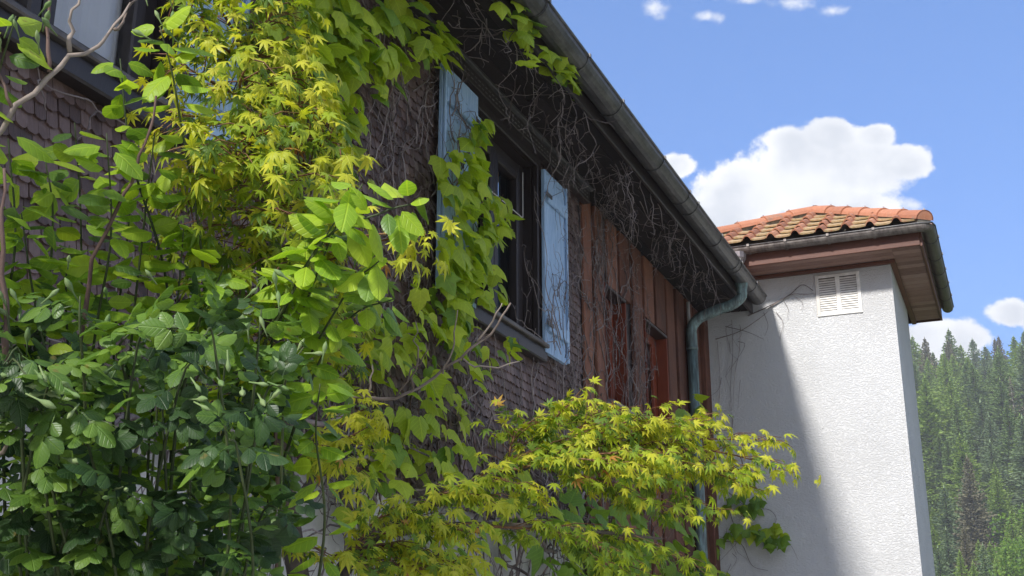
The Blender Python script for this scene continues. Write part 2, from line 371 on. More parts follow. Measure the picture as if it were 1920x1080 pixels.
def spruce_mesh(seed, needle, thin=1.0, dead=False):
    rg = np.random.RandomState(seed); V = []; T = []
    Ht = 24.; z = Ht*(.12 if not dead else .35); k = 0
    while z < Ht-.25:
        f = 1-(z-Ht*.08)/(Ht*.92); L0 = (5.0*(1-math.exp(-2.1*f))+.06)*rg.uniform(.8, 1.1)*thin
        nb = int(6+6*f) if not dead else 5
        for j in range(nb):
            if dead and rg.rand() < .3: continue
            a = 2*math.pi*(j+rg.rand()*.8)/nb + k*.7; L = L0*rg.uniform(.62, 1.18); dr = rg.uniform(.12, .42) - .35*(1-f)
            o = np.array([math.cos(a), math.sin(a), 0]); sd = np.array([-o[1], o[0], 0])
            nseg = max(2, int(L/.62))
            for s in range(nseg):                       # side sprays, alternately left and right, hanging a little
                t0 = (s+.35)/nseg; c = o*L*t0 + np.array([0, 0, z - dr*L*t0 + .12*L*t0*t0])
                wd = (.75*L*(1-t0)**.7+.22)*rg.uniform(.55, .95)*.62
                for sg in (-1, 1):
                    tip = c + sd*sg*wd + o*wd*.75 + np.array([0, 0, -wd*rg.uniform(.15, .5)])
                    b0 = len(V); hw = .20+.10*wd
                    V += [c-o*hw, c+o*hw, tip, c*.5+tip*.5+np.array([0, 0, -.22-.1*wd])]
                    T += [(b0, b0+1, b0+2), (b0, b0+3, b0+2)] if not dead or rg.rand() < .5 else [(b0, b0+1, b0+2)]
            b0 = len(V); e = o*L*1.06 + np.array([0, 0, z-dr*L+.12*L]); c = o*L*.72 + np.array([0, 0, z-dr*L*.72+.07*L])
            V += [c-sd*.16, c+sd*.16, e]; T += [(b0, b0+1, b0+2)]
        z += (.34+.50*f)*rg.uniform(.8, 1.2); k += 1
    for j in range(4):
        a = j*1.57; b0 = len(V); V += [(math.cos(a)*.16, math.sin(a)*.16, Ht-.7), (-math.sin(a)*.16, math.cos(a)*.16, Ht-.7), (0, 0, Ht+.35)]; T.append((b0, b0+1, b0+2))
    return tri_mesh('crown', V, T, [needle], uv=np.zeros((len(V), 2))+.3, smooth=False)
def trunk_mesh(m, Ht=24., r=.30):
    b = MB(); b.tube([(0,0,-.8),(0,0,Ht*.3),(.05,0,Ht*.7),(0,0,Ht-.3)], [r, r*.75, r*.4, .03], 7); return b.mesh('trunk', m, smooth=True)
def broad_mesh(seed, Ht=11):
    rg = np.random.RandomState(seed); V = []; T = []
    lobes = [(rg.normal(0, 1.7), rg.normal(0, 1.7), Ht*rg.uniform(.38, .86), rg.uniform(1.2, 2.1)) for _ in range(20)]
    for (x, y, z, r) in lobes:
        for _ in range(210):
            d = nrm(rg.normal(size=3)); q = np.array([x, y, z]) + d*r*rg.uniform(.72, 1.05)*np.array([1.1, 1.1, .8])
            t = nrm(rg.normal(size=3)+d*.4+np.array([0, 0, -.5])); n = nrm(np.cross(t, rg.normal(size=3))); s = rg.uniform(.16, .34); b0 = len(V)
            V += [q, q+t*s*.5+n*s*.36, q+t*s, q+t*s*.5-n*s*.36]; T += [(b0, b0+1, b0+2), (b0, b0+2, b0+3)]
    return tri_mesh('crown', V, T, ['leaf_broad'], uv=np.zeros((len(V), 2))+.3, smooth=False)

SPR = [spruce_mesh(1, 'needles_dark'), spruce_mesh(2, 'needles_mid'), spruce_mesh(3, 'needles_blue', .9), spruce_mesh(4, 'needles_mid', 1.12),
       spruce_mesh(5, 'needles_dark', .82), spruce_mesh(6, 'needles_blue', 1.05)]
LBL = ['dark green spruce among the conifers on the wooded hillside', 'fresh mid green spruce on the wooded hillside', 'blue green slender spruce on the wooded hillside',
       'broad mid green spruce with wide boughs on the hillside', 'narrow dark green spruce on the wooded hillside', 'broad blue green spruce on the wooded hillside']
BRN = spruce_mesh(8, 'needles_brown', .95); DEAD = spruce_mesh(9, 'needles_brown', .55, True)
TRK = trunk_mesh('conifer_bark'); TRD = trunk_mesh('dead_wood', r=.26)
def put_tree(name, label, cat, crown, trunk, x, y, s, sz, group):
    t = thing(name, label, cat, (x, y, hill_h(x, y)-.2), group); t.rotation_euler = (0, 0, U(0, 6.28)); t.scale = (s, s, s*sz)
    link('trunk', trunk, t); link('crown', crown, t); return t
pts = []
def bearing(px, d):
    q = ray(px, 850); a = math.atan2(q[0], q[1]); return 2.7+d*math.sin(a), d*math.cos(a)
tries = 0
while len(pts) < 240 and tries < 14000:
    tries += 1; d = 127 + 150*U(0, 1)**.9; px = U(1655, 2010); x, y = bearing(px, d)
    if all((x-q[0])**2 + (y-q[1])**2 > 4.1**2 for q in pts): pts.append((x, y, d, px))
for i, (x, y, d, px) in enumerate(pts):
    k = i % 6 if U(0, 1) < .8 else random.choice([0, 1, 3]); s = U(.76, 1.12)*(.66 if d < 146 else .8 if d < 165 else 1)
    if i % 17 == 5:
        put_tree('spruce_tree', 'sparse brownish spruce thinning among green conifers on the hillside', 'tree', BRN, TRK, x, y, s*.9, 1, 'brownish spruces on the hillside'); continue
    put_tree('spruce_tree', LBL[k], 'tree', SPR[k], TRK, x, y, s, U(.64, .90), ['dark spruces', 'mid green spruces', 'blue green spruces', 'broad spruces', 'narrow spruces', 'broad blue spruces'][k]+' on the hillside')
for px, d, s in [(1797, 150, .62), (1808, 155, .66), (1790, 146, .5), (1912, 190, .8)]:
    x, y = bearing(px, d); put_tree('dead_spruce', 'bare grey dead spruce standing at the edge of the wood', 'tree', DEAD, TRD, x, y, s, 1, 'dead spruces on the hillside')
for i, (px, d, s) in enumerate([(1778, 122, .50), (1800, 118, .44), (1822, 121, .52), (1843, 119, .46), (1790, 112, .36), (1834, 113, .38), (1862, 124, .55), (1812, 108, .30)]):
    x, y = bearing(px, d); put_tree('spruce_tree', 'small young spruce at the lower edge of the wood', 'tree', SPR[(i*2+1) % 6], TRK, x, y, s, .95, 'young spruces at the foot of the hill')
BRO = [broad_mesh(21), broad_mesh(22)]; TRB = trunk_mesh('conifer_bark', 8., .2)
for i, (px, d, s) in enumerate([(1912, 122, 1.2), (1958, 128, 1.4), (1758, 126, .8), (1736, 130, .95), (1872, 118, .55)]):
    x, y = bearing(px, d); put_tree('broadleaf_tree', 'bright green round leafy tree at the foot of the wooded hillside', 'tree', BRO[i % 2], TRB, x, y, s, 1, 'leafy trees at the foot of the hill')

# ------------------------------------------------------------------ the shingled house
YT = 11.29                                            # front plane of the tower
house = thing('house', 'dark shingled house with blue shutters, timber cladding and overgrown eaves', 'house', (0, 5, 0))
Y0, Y1, ZB, ZS = -8.0, YT, 2.37, 4.90                 # facade extents, plaster top, soffit height
OPEN_L = (1.95, 3.05, 3.47, 4.72); OPEN_R = (5.66, 6.66, 3.47, 4.72)
OPEN_C = [(8.06, 8.60, 3.40, 4.32), (9.12, 9.80, 3.40, 4.32)]
YC = 7.58                                             # shingles end, board cladding begins
def holed(mb, x, y0, y1, z0, z1, holes, depth):
    ys = sorted({y0, y1, *[h[0] for h in holes], *[h[1] for h in holes]}); zs = sorted({z0, z1, *[h[2] for h in holes], *[h[3] for h in holes]})
    for a, b in zip(ys, ys[1:]):
        for c, d in zip(zs, zs[1:]):
            if any(h[0] <= a and b <= h[1] and h[2] <= c and d <= h[3] for h in holes): continue
            mb.add([(x,a,c),(x,b,c),(x,b,d),(x,a,d)], [(0,1,2,3)])
    for (a, b, c, d) in holes:
        e = x-depth
        mb.add([(x,a,c),(x,b,c),(e,b,c),(e,a,c)], [(3,2,1,0)]); mb.add([(x,a,d),(x,b,d),(e,b,d),(e,a,d)], [(0,1,2,3)])
        mb.add([(x,a,c),(x,a,d),(e,a,d),(e,a,c)], [(0,1,2,3)]); mb.add([(x,b,c),(x,b,d),(e,b,d),(e,b,c)], [(3,2,1,0)])
    return mb
mb = MB(); mb.box((-6, Y0, 0), (-.02, Y1-.01, ZB)); obj('plaster_base', mb, 'base_plaster', house)
# shell behind the cladding (other three sides and a dark inside)
mb = MB(); mb.box((-6, Y0, ZB), (-.9, Y1-.01, ZS+.05)); obj('core_wall', mb, 'dark_room', house)
mb = MB(); holed(mb, 0.0, Y0, YC, ZB, ZS+.02, [OPEN_L, OPEN_R], .24)
mb.box((-.5, Y0, ZB-.012), (-.001, YC, ZB)); wall = obj('shingle_wall', mb, 'dark_frame', house)
mb = MB(); holed(mb, .0, YC, Y1-.012, .35, ZS+.02, OPEN_C, .11); clad = obj('board_wall', mb, 'dark_frame', house)

# shingles: 6.6 cm wide, 5.7 cm exposed, rounded ends
def shingle_mesh(seed):
    rg = random.Random(seed); hw = .0236; L = .10; th = .0125; n = 5; pr = []
    for i in range(n+1):
        t = -1 + 2*i/n; pr.append((t*hw, -.009*(1-abs(t)**2.6) + rg.uniform(-.0025, .0025)))
    fr = [(th+.002, y, z) for y, z in pr] + [(.004, hw, L), (.004, -hw, L)]; bk = [(.0, y, z) for y, z in pr]
    m = MB(); k = len(pr); m.add(fr, [tuple(range(k+2))]); m.add([fr[i] for i in range(k)] + bk, [(i+1, i, k+i, k+i+1) for i in range(k-1)])
    m.add([fr[0], fr[-1], (0, -hw, 0), (0, -hw, L)], [(0, 1, 3, 2)]); m.add([fr[k-1], fr[k], (0, hw, 0), (0, hw, L)], [(1, 0, 2, 3)])
    return m
SHM = [shingle_mesh(i) for i in range(8)]; SHD = [m.mesh('shingle', 'shingle') for m in SHM]
def view(p):
    q = np.asarray(p) - CAM; c = float(q@FW); return 960+F*float(q@RT)/c, 540-F*float(q@UP)/c, c
place = []; row = 0; z = ZB-.03
while z < ZS-.03:
    y = 1.7 + (row % 2)*.025 + U(-.006, .006)
    while y < YC-.03:
        inh = any(h[0]-.028 < y < h[1]+.028 and h[2]-.085 < z < h[3]-.0 for h in (OPEN_L, OPEN_R))
        if not inh: place.append((y, z+G(0, .0022), U(-.02, .02), random.randrange(8), 0))
        y += .0502 + U(-.004, .004)
    z += .055; row += 1
def near(q):
    px, py, c = view((0, q[0], q[1])); 
    return c + (0 if (-20 < px < 1940 and -20 < py < 1100) else 100) + (.5 if (230 < px < 640 and 60 < py) or (py > 560 and px < 640) else 0)
place.sort(key=near); rest = MB()
for i, (y, z, rz, k, fl) in enumerate(place):
    tilt = .085
    if i < 300:
        o = link('shingle', SHD[k], wall, Vector((.001+fl, y, z)) - Vector(org(wall))); o.rotation_euler = (rz, -tilt, 0)
    else:
        M = Matrix.Translation((.001+fl, y, z)) @ Matrix.Rotation(-tilt, 4, 'Y') @ Matrix.Rotation(rz, 4, 'X')
        rest.add([M @ Vector(q) for q in SHM[k].v], SHM[k].f)
obj('shingle_field', rest, 'shingle', wall, kind='stuff')

# board-and-gap cladding: wide boards proud of the dark recesses
BY = [(7.60,7.78),(7.86,8.04),(8.17,8.41),(8.46,8.72),(8.79,9.05),(9.13,9.40),(9.47,9.76),(9.83,10.08),(10.16,10.43),(10.50,10.74),(10.82,11.02)]
for (a, b) in BY:
    segs = [(.35, ZS-.03)]
    for h in OPEN_C:
        if a < h[1]-.03 and b > h[0]+.03: segs = [(.35, h[2]-.05), (h[3]+U(-.01, .01), ZS-.03)]
    for c, d in segs:
        m = MB(); j = U(-.006, .006); m.cbox((.001, a, c), (.032+j, b, d), .006); obj('plank', m, 'board', clad)
m = MB(); m.cbox((.002, 11.10, .35), (.06, 11.275, ZS-.03), .006); obj('corner_board', m, 'board', clad)
for (a, b, c, d) in OPEN_C:                            # two recessed reddish casements
    e = -.105; wn = link('narrow_window', None, house)
    m = MB(); m.cbox((e, a+.003, c+.003), (e+.03, a+.12, d-.003)); m.cbox((e, b-.12, c+.003), (e+.03, b-.003, d-.003)); m.cbox((e, a+.121, d-.10), (e+.028, b-.121, d-.004)); m.cbox((e, a+.121, c+.004), (e+.028, b-.121, c+.1)); obj('casement', m, 'red_panel', wn)
    m = MB(); m.add([(e+.006, a+.11, c+.09), (e+.006, b-.11, c+.09), (e+.006, b-.11, d-.09), (e+.006, a+.11, d-.09)], [(0,1,2,3)]); obj('pane', m, 'glass', wn)
    m = MB(); m.cbox((e+.031, b-.022, c+.004), (.03, b-.004, d-.004)); obj('jamb', m, 'red_panel', wn)
    m = MB(); m.cbox((e+.031, a+.004, c+.004), (.03, a+.022, d-.004)); obj('jamb', m, 'red_panel', wn)
    m = MB(); m.cbox((e+.032, a+.024, d-.03), (.038, b-.024, d-.005)); obj('lintel', m, 'dark_frame', wn)
    m = MB(); m.cbox((e+.032, a-.02, c-.03), (.085, b+.02, c+.0), .005); obj('window_sill', m, 'zinc_grey', wn)

def window(op, reflection):
    a, b, c, d = op; wn = link('window', None, house); e = -.13
    m = MB(); t = .075
    m.cbox((e, a+.002, c+.002), (e+.07, a+t, d-.002), .008); m.cbox((e, b-t, c+.002), (e+.07, b-.002, d-.002), .008)
    m.cbox((e, a+t, c+.002), (e+.068, b-t, c+t), .008); m.cbox((e, a+t, d-t), (e+.068, b-t, d-.002), .008); obj('frame', m, 'dark_frame', wn)
    mid = (a+b)/2
    for (s0, s1) in ((a+t+.003, mid-.004), (mid+.004, b-t-.003)):
        sm = MB(); q = .055; z0 = c+t+.003; z1 = d-t-.003
        sm.cbox((e+.01, s0, z0), (e+.085, s0+q, z1), .008); sm.cbox((e+.01, s1-q, z0), (e+.085, s1, z1), .008)
        sm.cbox((e+.01, s0+q, z0), (e+.083, s1-q, z0+q), .008); sm.cbox((e+.01, s0+q, z1-q), (e+.083, s1-q, z1), .008)
        sa = obj('casement', sm, 'dark_frame', wn)
        pm = MB(); pm.add([(e+.038, s0+q-.01, z0+q-.01), (e+.038, s1-q+.01, z0+q-.01), (e+.038, s1-q+.01, z1-q+.01), (e+.038, s0+q-.01, z1-q+.01)], [(0,1,2,3)]); obj('pane', pm, 'glass', sa)
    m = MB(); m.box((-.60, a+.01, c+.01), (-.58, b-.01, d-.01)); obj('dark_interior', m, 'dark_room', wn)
    if reflection:
        m = MB(); n = 22
        for i in range(n):
            y0 = a+.05+(b-a-.1)*i/n; y1 = a+.05+(b-a-.1)*(i+1)/n; f = lambda q: -.118+.010*math.sin(q*58)
            m.add([(f(y0),y0,c+.05),(f(y1),y1,c+.05),(f(y1),y1,d-.03),(f(y0),y0,d-.03)], [(0,1,2,3)])
        obj('cloud_reflection', m, 'cloud_reflection', wn, smooth=True)  # pale sheet added behind the panes in place of reflected sky
    m = MB(); m.cbox((.001, a-.07, c-.09), (.075, b+.07, c-.005), .008); obj('apron_board', m, 'dark_frame', wn)
    m = MB(); m.cbox((-.06, a-.05, c-.006), (.10, b+.05, c+.022), .006); obj('sill', m, 'zinc_brown', wn)
    for yy in (a-.06, b+.002):
        m = MB(); m.cbox((.001, yy, c+.024), (.045, yy+.058, d+.08), .006); obj('casing', m, 'dark_frame', wn)
    m = MB(); m.cbox((.001, a-.06, d+.002), (.044, b+.06, d+.075), .006); obj('head_board', m, 'dark_frame', wn)
    return wn
window(OPEN_L, True); wr = window(OPEN_R, False)
m = MB(); m.cbox((-.045, 6.02, 4.333), (-.037, 6.60, 4.341), .003); obj('screen_rail', m, 'white_pipe', wr)
m = MB(); m.cbox((-.044, 6.603, 4.34), (-.037, 6.610, 4.66), .003); obj('screen_rail', m, 'white_pipe', wr)

def shutter(y0, y1, z0, z1, x, hinge):
    s = link('shutter', None, house); n = 4; wd = (y1-y0)/n
    for i in range(n):
        m = MB(); m.cbox((x, y0+i*wd+.0012, z0), (x+.026+U(-.0015, .0015), y0+(i+1)*wd-.0012, z1), .004); obj('plank', m, 'blue_paint', s)
    for zz in (z0+.14, z1-.23):
        m = MB(); m.cbox((x+.028, y0+.012, zz), (x+.05, y1-.012, zz+.085), .005); obj('batten', m, 'blue_paint', s)
        m = MB(); yy = y1-.05 if hinge > 0 else y0-.01; m.cbox((x+.051, yy-.02, zz+.025), (x+.058, yy+.075, zz+.055), .003); obj('strap_hinge', m, 'zinc_dark', s)
    m = MB(); ye = y0 if hinge > 0 else y1-.02; m.cbox((x+.0275, ye+.001, z0+.005), (x+.046, ye+.019, z1-.005), .004); obj('edge_strip', m, 'blue_paint', s)
shutter(5.17, 5.64, 3.44, 4.74, .055, 1); shutter(6.69, 7.08, 3.44, 4.70, .055, -1); shutter(3.04, 3.40, 3.44, 4.72, .055, -1)

# perforated ventilation strip under the soffit
m = MB(); m.cbox((.035, 4.2, 4.775), (.095, YC, ZS-.035), .004); vs = obj('vent_strip', m, 'dark_frame', house)
m = MB(); y = 4.25
while y < YC-.05:
    for zz in (4.80, 4.83): m.box((.0955, y+U(-.002, .002), zz), (.0975, y+.028, zz+.005))
    y += .05
obj('slots', m, 'slot_metal', vs, kind='stuff')
m = MB(); m.cbox((.03, 4.2, ZS-.034), (.12, YC, ZS-.008), .004); obj('trim_rail', m, 'zinc_dark', house)

# eaves: soffit boards, fascia, roof
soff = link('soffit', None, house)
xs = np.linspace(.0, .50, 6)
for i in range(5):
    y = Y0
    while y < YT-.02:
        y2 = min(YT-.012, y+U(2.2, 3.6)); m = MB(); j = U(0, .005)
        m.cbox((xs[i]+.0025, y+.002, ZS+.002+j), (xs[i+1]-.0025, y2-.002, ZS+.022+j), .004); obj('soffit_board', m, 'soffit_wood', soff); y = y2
m = MB(); m.cbox((.501, Y0, 4.865), (.525, YT-.01, 5.02), .004); obj('fascia', m, 'dark_frame', house)
m = MB(); sl_ = .62
m.add([(.60,Y0,5.02),(.60,YT-.02,5.02),(-5.0,YT-.02,5.02+5.6*sl_),(-5.0,Y0,5.02+5.6*sl_),(.60,Y0,4.99),(.60,YT-.02,4.99),(-5.0,YT-.02,4.94+5.6*sl_),(-5.0,Y0,4.94+5.6*sl_)],
      [(0,1,2,3),(7,6,5,4),(0,4,5,1),(1,5,6,2),(2,6,7,3),(3,7,4,0)]); obj('roof', m, 'roof_slab', house)
m = MB(); m.add([(-5.0,Y0,4.94+5.6*sl_),(-5,YT-.02,4.94+5.6*sl_),(-5,YT-.02,4.9),(-5,Y0,4.9)], [(0,1,2,3)]); obj('rear_wall', m, 'base_plaster', house)

def half_pipe(m, pts, r, n=9, th=.004):               # open gutter with a rolled front bead; outer side = +side vector
    rings = []; k = len(pts)
    for (p, side) in pts:
        side = nrm(side); ring = []
        for i in range(n+1):
            t = math.pi*i/n; ring.append(np.asarray(p) - side*math.cos(t)*r - UZ*math.sin(t)*r)
        for i in range(n, -1, -1):
            t = math.pi*i/n; ring.append(np.asarray(p) - side*math.cos(t)*(r-th) - UZ*math.sin(t)*(r-th))
        rings.append(ring)
    q = len(rings[0]); m.add([v for rg in rings for v in rg], [(a*q+i, a*q+(i+1) % q, (a+1)*q+(i+1) % q, (a+1)*q+i) for a in range(k-1) for i in range(q)])
    return m
def cap_end(m, p, side, r, n=9):
    side = nrm(side); ring = [np.asarray(p) - side*math.cos(math.pi*i/n)*r - UZ*math.sin(math.pi*i/n)*r for i in range(n+1)]
    m.add(ring, [tuple(range(n+1))]); return m
def strap(p, side, r, axis, wd=.022, n=10):
    m = MB(); side = nrm(side); axis = nrm(axis); vs = []
    for e in (-wd/2, wd/2):
        for rr in (r+.001, r+.006):
            for i in range(n+1): t = math.pi*i/n; vs.append(np.asarray(p)+axis*e-side*math.cos(t)*rr-UZ*math.sin(t)*rr)
    q = n+1
    for i in range(n): m.f += [(q+i, q+i+1, 3*q+i+1, 3*q+i), (i, i+1, q+i+1, q+i), (2*q+i, 3*q+i, 3*q+i+1, 2*q+i+1)]
    m.v = [tuple(v) for v in vs]; m.m = [0]*len(m.f)
    b = np.asarray(p)+side*(r+.004); m.box(b-np.array([.012,.012,.008]), b+np.array([.012,.012,.016])); return m
GX, GZ, GR = .605, 5.0, .082
m = MB(); half_pipe(m, [((GX, y, GZ), (1,0,0)) for y in (Y0, 0, 3, 6, 9, 11.16)], GR); cap_end(m, (GX, 11.16, GZ), (1,0,0), GR)
gut = obj('gutter', m, 'zinc_dark', house, smooth=False)
m = MB(); m.tube([(GX+GR, y, GZ+.004) for y in (Y0, 3, 6, 11.165)], .011, 8); obj('gutter_bead', m, 'zinc_dark', gut, smooth=True)
for y in (2.6, 3.55, 4.5, 5.22, 5.88, 6.53, 7.50, 8.46, 9.27, 9.95, 10.70):
    obj('gutter_bracket', strap((GX, y, GZ), (1,0,0), GR, (0,1,0)), 'zinc_dark', gut)
for y in (5.2, 8.2, 10.05):
    obj('gutter_joint', strap((GX, y, GZ), (1,0,0), GR, (0,1,0), .006), 'zinc_dark', gut)
dp = link('downpipe', None, house)
m = MB(); m.tube([(GX-.01, 10.44, 4.93), (GX-.01, 10.44, 4.87)], [.062, .05], 14, False); m.tube(curve([(GX-.01, 10.44, 4.88), (GX-.02, 10.44, 4.80), (.50, 10.43, 4.735), (.38, 10.43, 4.705)], 12), .050, 14, False); obj('outlet_bend', m, 'copper_patina', dp, smooth=True)
m = MB(); m.tube(curve([(.385, 10.43, 4.706), (.26, 10.42, 4.665), (.17, 10.42, 4.63), (.105, 10.42, 4.55), (.10, 10.42, 4.44), (.10, 10.42, 4.33)], 18), .0525, 14, False); obj('swan_neck', m, 'copper_patina', dp, smooth=True)
m = MB(); m.tube([(.10, 10.42, 4.345), (.10, 10.42, .3)], .049, 14); obj('pipe', m, 'copper_patina', dp, smooth=True)
for zz in (4.33, 2.3): m = MB(); m.tube([(.10, 10.42, zz), (.10, 10.42, zz+.03)], .056, 14); obj('pipe_collar', m, 'copper_patina', dp, smooth=True)
m = MB(); m.tube([(.06, 10.50, 4.0), (.06, 10.50, 4.83)], .016, 8); obj('conduit', m, 'white_pipe', house, smooth=True)

# ------------------------------------------------------------------ white stair tower
tower = thing('stair_tower', 'white rough-plastered square tower with a red tiled hip roof', 'tower', (.9, 12.2, 0))
TX, TB, SZ = 1.88, 13.05, 5.25
m = MB(); nx, nz = 20, 40
m.box((-.6, YT, 0), (TX, TB, SZ+.02)); obj('wall', m, 'stucco', tower)
E0, E1, FX = 10.90, 13.66, 2.19                       # eave fascia lines
so_ = link('soffit', None, tower)
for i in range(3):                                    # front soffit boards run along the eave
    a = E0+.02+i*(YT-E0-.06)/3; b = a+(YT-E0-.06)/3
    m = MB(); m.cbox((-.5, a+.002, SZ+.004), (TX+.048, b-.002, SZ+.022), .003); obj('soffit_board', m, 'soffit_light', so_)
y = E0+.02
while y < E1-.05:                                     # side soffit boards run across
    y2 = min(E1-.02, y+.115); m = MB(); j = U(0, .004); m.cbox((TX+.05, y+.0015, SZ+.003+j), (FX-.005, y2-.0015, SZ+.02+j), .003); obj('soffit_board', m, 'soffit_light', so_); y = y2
m = MB(); m.cbox((TX+.001, YT-.05, SZ-.035), (TX+.05, E1-.02, SZ+.0), .005); obj('wall_trim', m, 'fascia_wood', tower)
m = MB(); m.cbox((-.5, YT-.05, SZ-.035), (TX+.0, YT-.001, SZ+.0), .005); obj('wall_trim', m, 'fascia_wood', tower)
m = MB(); m.cbox((-.5, E0-.025, SZ-.012), (FX+.0, E0+.0, SZ+.16), .005); obj('fascia', m, 'fascia_wood', tower)
m = MB(); m.cbox((FX-.004, E0+.001, SZ-.012), (FX+.022, E1, SZ+.16), .005); obj('fascia', m, 'fascia_wood', tower)
m = MB(); m.cbox((-.5, E1, SZ-.012), (FX+.022, E1+.025, SZ+.16), .005); obj('fascia', m, 'fascia_wood', tower)
gz, gr = 5.405, .062; gx = FX+.022+gr+.004; gy = E0-.029-gr
m = MB(); half_pipe(m, [((.30,gy,gz),(0,-1,0)), ((1.3,gy,gz),(0,-1,0)), ((gx-.08,gy,gz),(0,-1,0))], gr)
half_pipe(m, [((gx-.08+.08*math.sin(t), gy+.08-.08*math.cos(t), gz), (math.sin(t), -math.cos(t), 0)) for t in np.linspace(0, math.pi/2, 7)], gr)
half_pipe(m, [((gx,gy+.08,gz),(1,0,0)), ((gx,12.4,gz),(1,0,0)), ((gx,E1+.1,gz),(1,0,0))], gr); cap_end(m, (gx,E1+.1,gz), (1,0,0), gr); cap_end(m, (.30,gy,gz), (0,-1,0), gr)
tg = obj('gutter', m, 'zinc_brown', tower)
m = MB(); m.tube([(.30,gy-gr,gz+.004), (gx-.06,gy-gr,gz+.004), (gx+gr-.02,gy-gr+.03,gz+.004), (gx+gr,gy+.06,gz+.004), (gx+gr,E1+.1,gz+.004)], .009, 8); obj('gutter_bead', m, 'zinc_dark', tg, smooth=True)
for x in (.62, .98, 1.38, 1.80): obj('gutter_bracket', strap((x,gy,gz), (0,-1,0), gr, (1,0,0)), 'zinc_brown', tg)
for y in (11.2, 11.75, 12.25, 12.75, 13.25): obj('gutter_bracket', strap((gx,y,gz), (1,0,0), gr, (0,1,0), .016), 'zinc_dark', tg)
dp2 = link('downpipe', None, tower); hx = .50
m = MB(); m.tube([(hx,gy,gz-.045), (hx,gy,gz-.10), (hx,gy,gz-.16), (hx,gy,gz-.17)], [.085, .083, .05, .045], 12); obj('hopper', m, 'zinc_grey', dp2, smooth=False)
m = MB(); m.tube([(hx,gy,gz-.16), (hx,gy,gz-.28), (hx,gy,4.98)], [.04,.04,.038], 12); obj('pipe', m, 'zinc_grey', dp2, smooth=True)
m = MB(); m.tube([(hx,gy,gz-.25), (hx,gy,gz-.275)], .046, 12); obj('pipe_collar', m, 'zinc_grey', dp2, smooth=True)

# ventilation grille
vt = link('vent_grille', None, tower); a = PY(1525, 513, YT); b = PY(1618, 590, YT); vx0, vx1, vz0, vz1 = 1.155, 1.585, 4.765, 5.185; mid = (vx0+vx1)/2
m = MB(); yv = YT-.014
m.cbox((vx0, yv, vz0), (vx0+.035, YT-.001, vz1), .003); m.cbox((vx1-.035, yv, vz0), (vx1, YT-.001, vz1), .003); m.cbox((mid-.022, yv, vz0+.031), (mid+.022, YT-.001, vz1-.031), .003)
m.cbox((vx0+.035, yv, vz0), (vx1-.035, YT-.001, vz0+.03), .003); m.cbox((vx0+.035, yv, vz1-.03), (vx1-.035, YT-.001, vz1), .003); obj('frame', m, 'vent_white', vt)
m = MB(); m.box((vx0+.03, YT-.004, vz0+.025), (vx1-.03, YT-.0015, vz1-.025)); obj('backing', m, 'vent_dark', vt)
for (s0, s1) in ((vx0+.036, mid-.023), (mid+.023, vx1-.036)):
    for i in range(15):
        zz = vz0+.035+i*(vz1-vz0-.07)/15
        m = MB(); m.add([(s0,yv+.001,zz),(s1,yv+.001,zz),(s1,YT-.005,zz+.017),(s0,YT-.005,zz+.017),(s0,yv+.001,zz-.003),(s1,yv+.001,zz-.003),(s1,YT-.005,zz+.014),(s0,YT-.005,zz+.014)], [(0,1,2,3),(7,6,5,4),(0,4,5,1),(0,3,7,4),(1,5,6,2)])
        obj('slat', m, 'vent_white', vt)

# hip roof with interlocking pantiles
roof = link('roof', None, tower); AP = np.array([1.08, 12.3, 6.22])
ex0, ex1, ey0, ey1, ez = -.62, 2.255, 10.845, 13.70, 5.455
CO = [np.array(q) for q in ((ex0,ey0,ez+.03), (ex1,ey0,ez), (ex1,ey1,ez), (ex0,ey1,ez+.03))]
m = MB(); m.add([c-UZ*.03 for c in CO] + [AP-UZ*.03] + [c-UZ*.07 for c in CO], [(0,1,4),(1,2,4),(2,3,4),(3,0,4),(8,7,6,5),(0,5,6,1),(1,6,7,2),(2,7,8,3),(3,8,5,0)]); obj('underlay', m, 'mortar', roof)
def tile_mesh(w_, l_):
    prof = [(0,0),(.03,.022),(.09,.040),(.17,.047),(.25,.040),(.31,.022),(.345,.004),(.46,-.003),(.76,-.003),(.93,.0),(1.02,.016)]
    mm = MB(); n = len(prof); vs = []
    for zt, y in ((.034, -.02), (.004, l_)):
        for (u, hgt) in prof: vs.append(((u-.5)*w_, y, hgt*w_/.23+zt))
    for (u, hgt) in prof: vs.append(((u-.5)*w_, -.02, hgt*w_/.23+.018))
    mm.add(vs, [(i, i+1, n+i+1, n+i) for i in range(n-1)] + [(i, 2*n+i, 2*n+i+1, i+1) for i in range(n-1)])
    me = mm.mesh('roof_tile', 'roof_tile'); l = me.uv_layers.new(name='UVMap')
    for lp in me.loops: l.data[lp.index].uv = (prof[lp.vertex_index % n][0], 0 if lp.vertex_index < n else 1)
    return me
TW, TL = .235, .30; TM = tile_mesh(TW, TL*1.08)
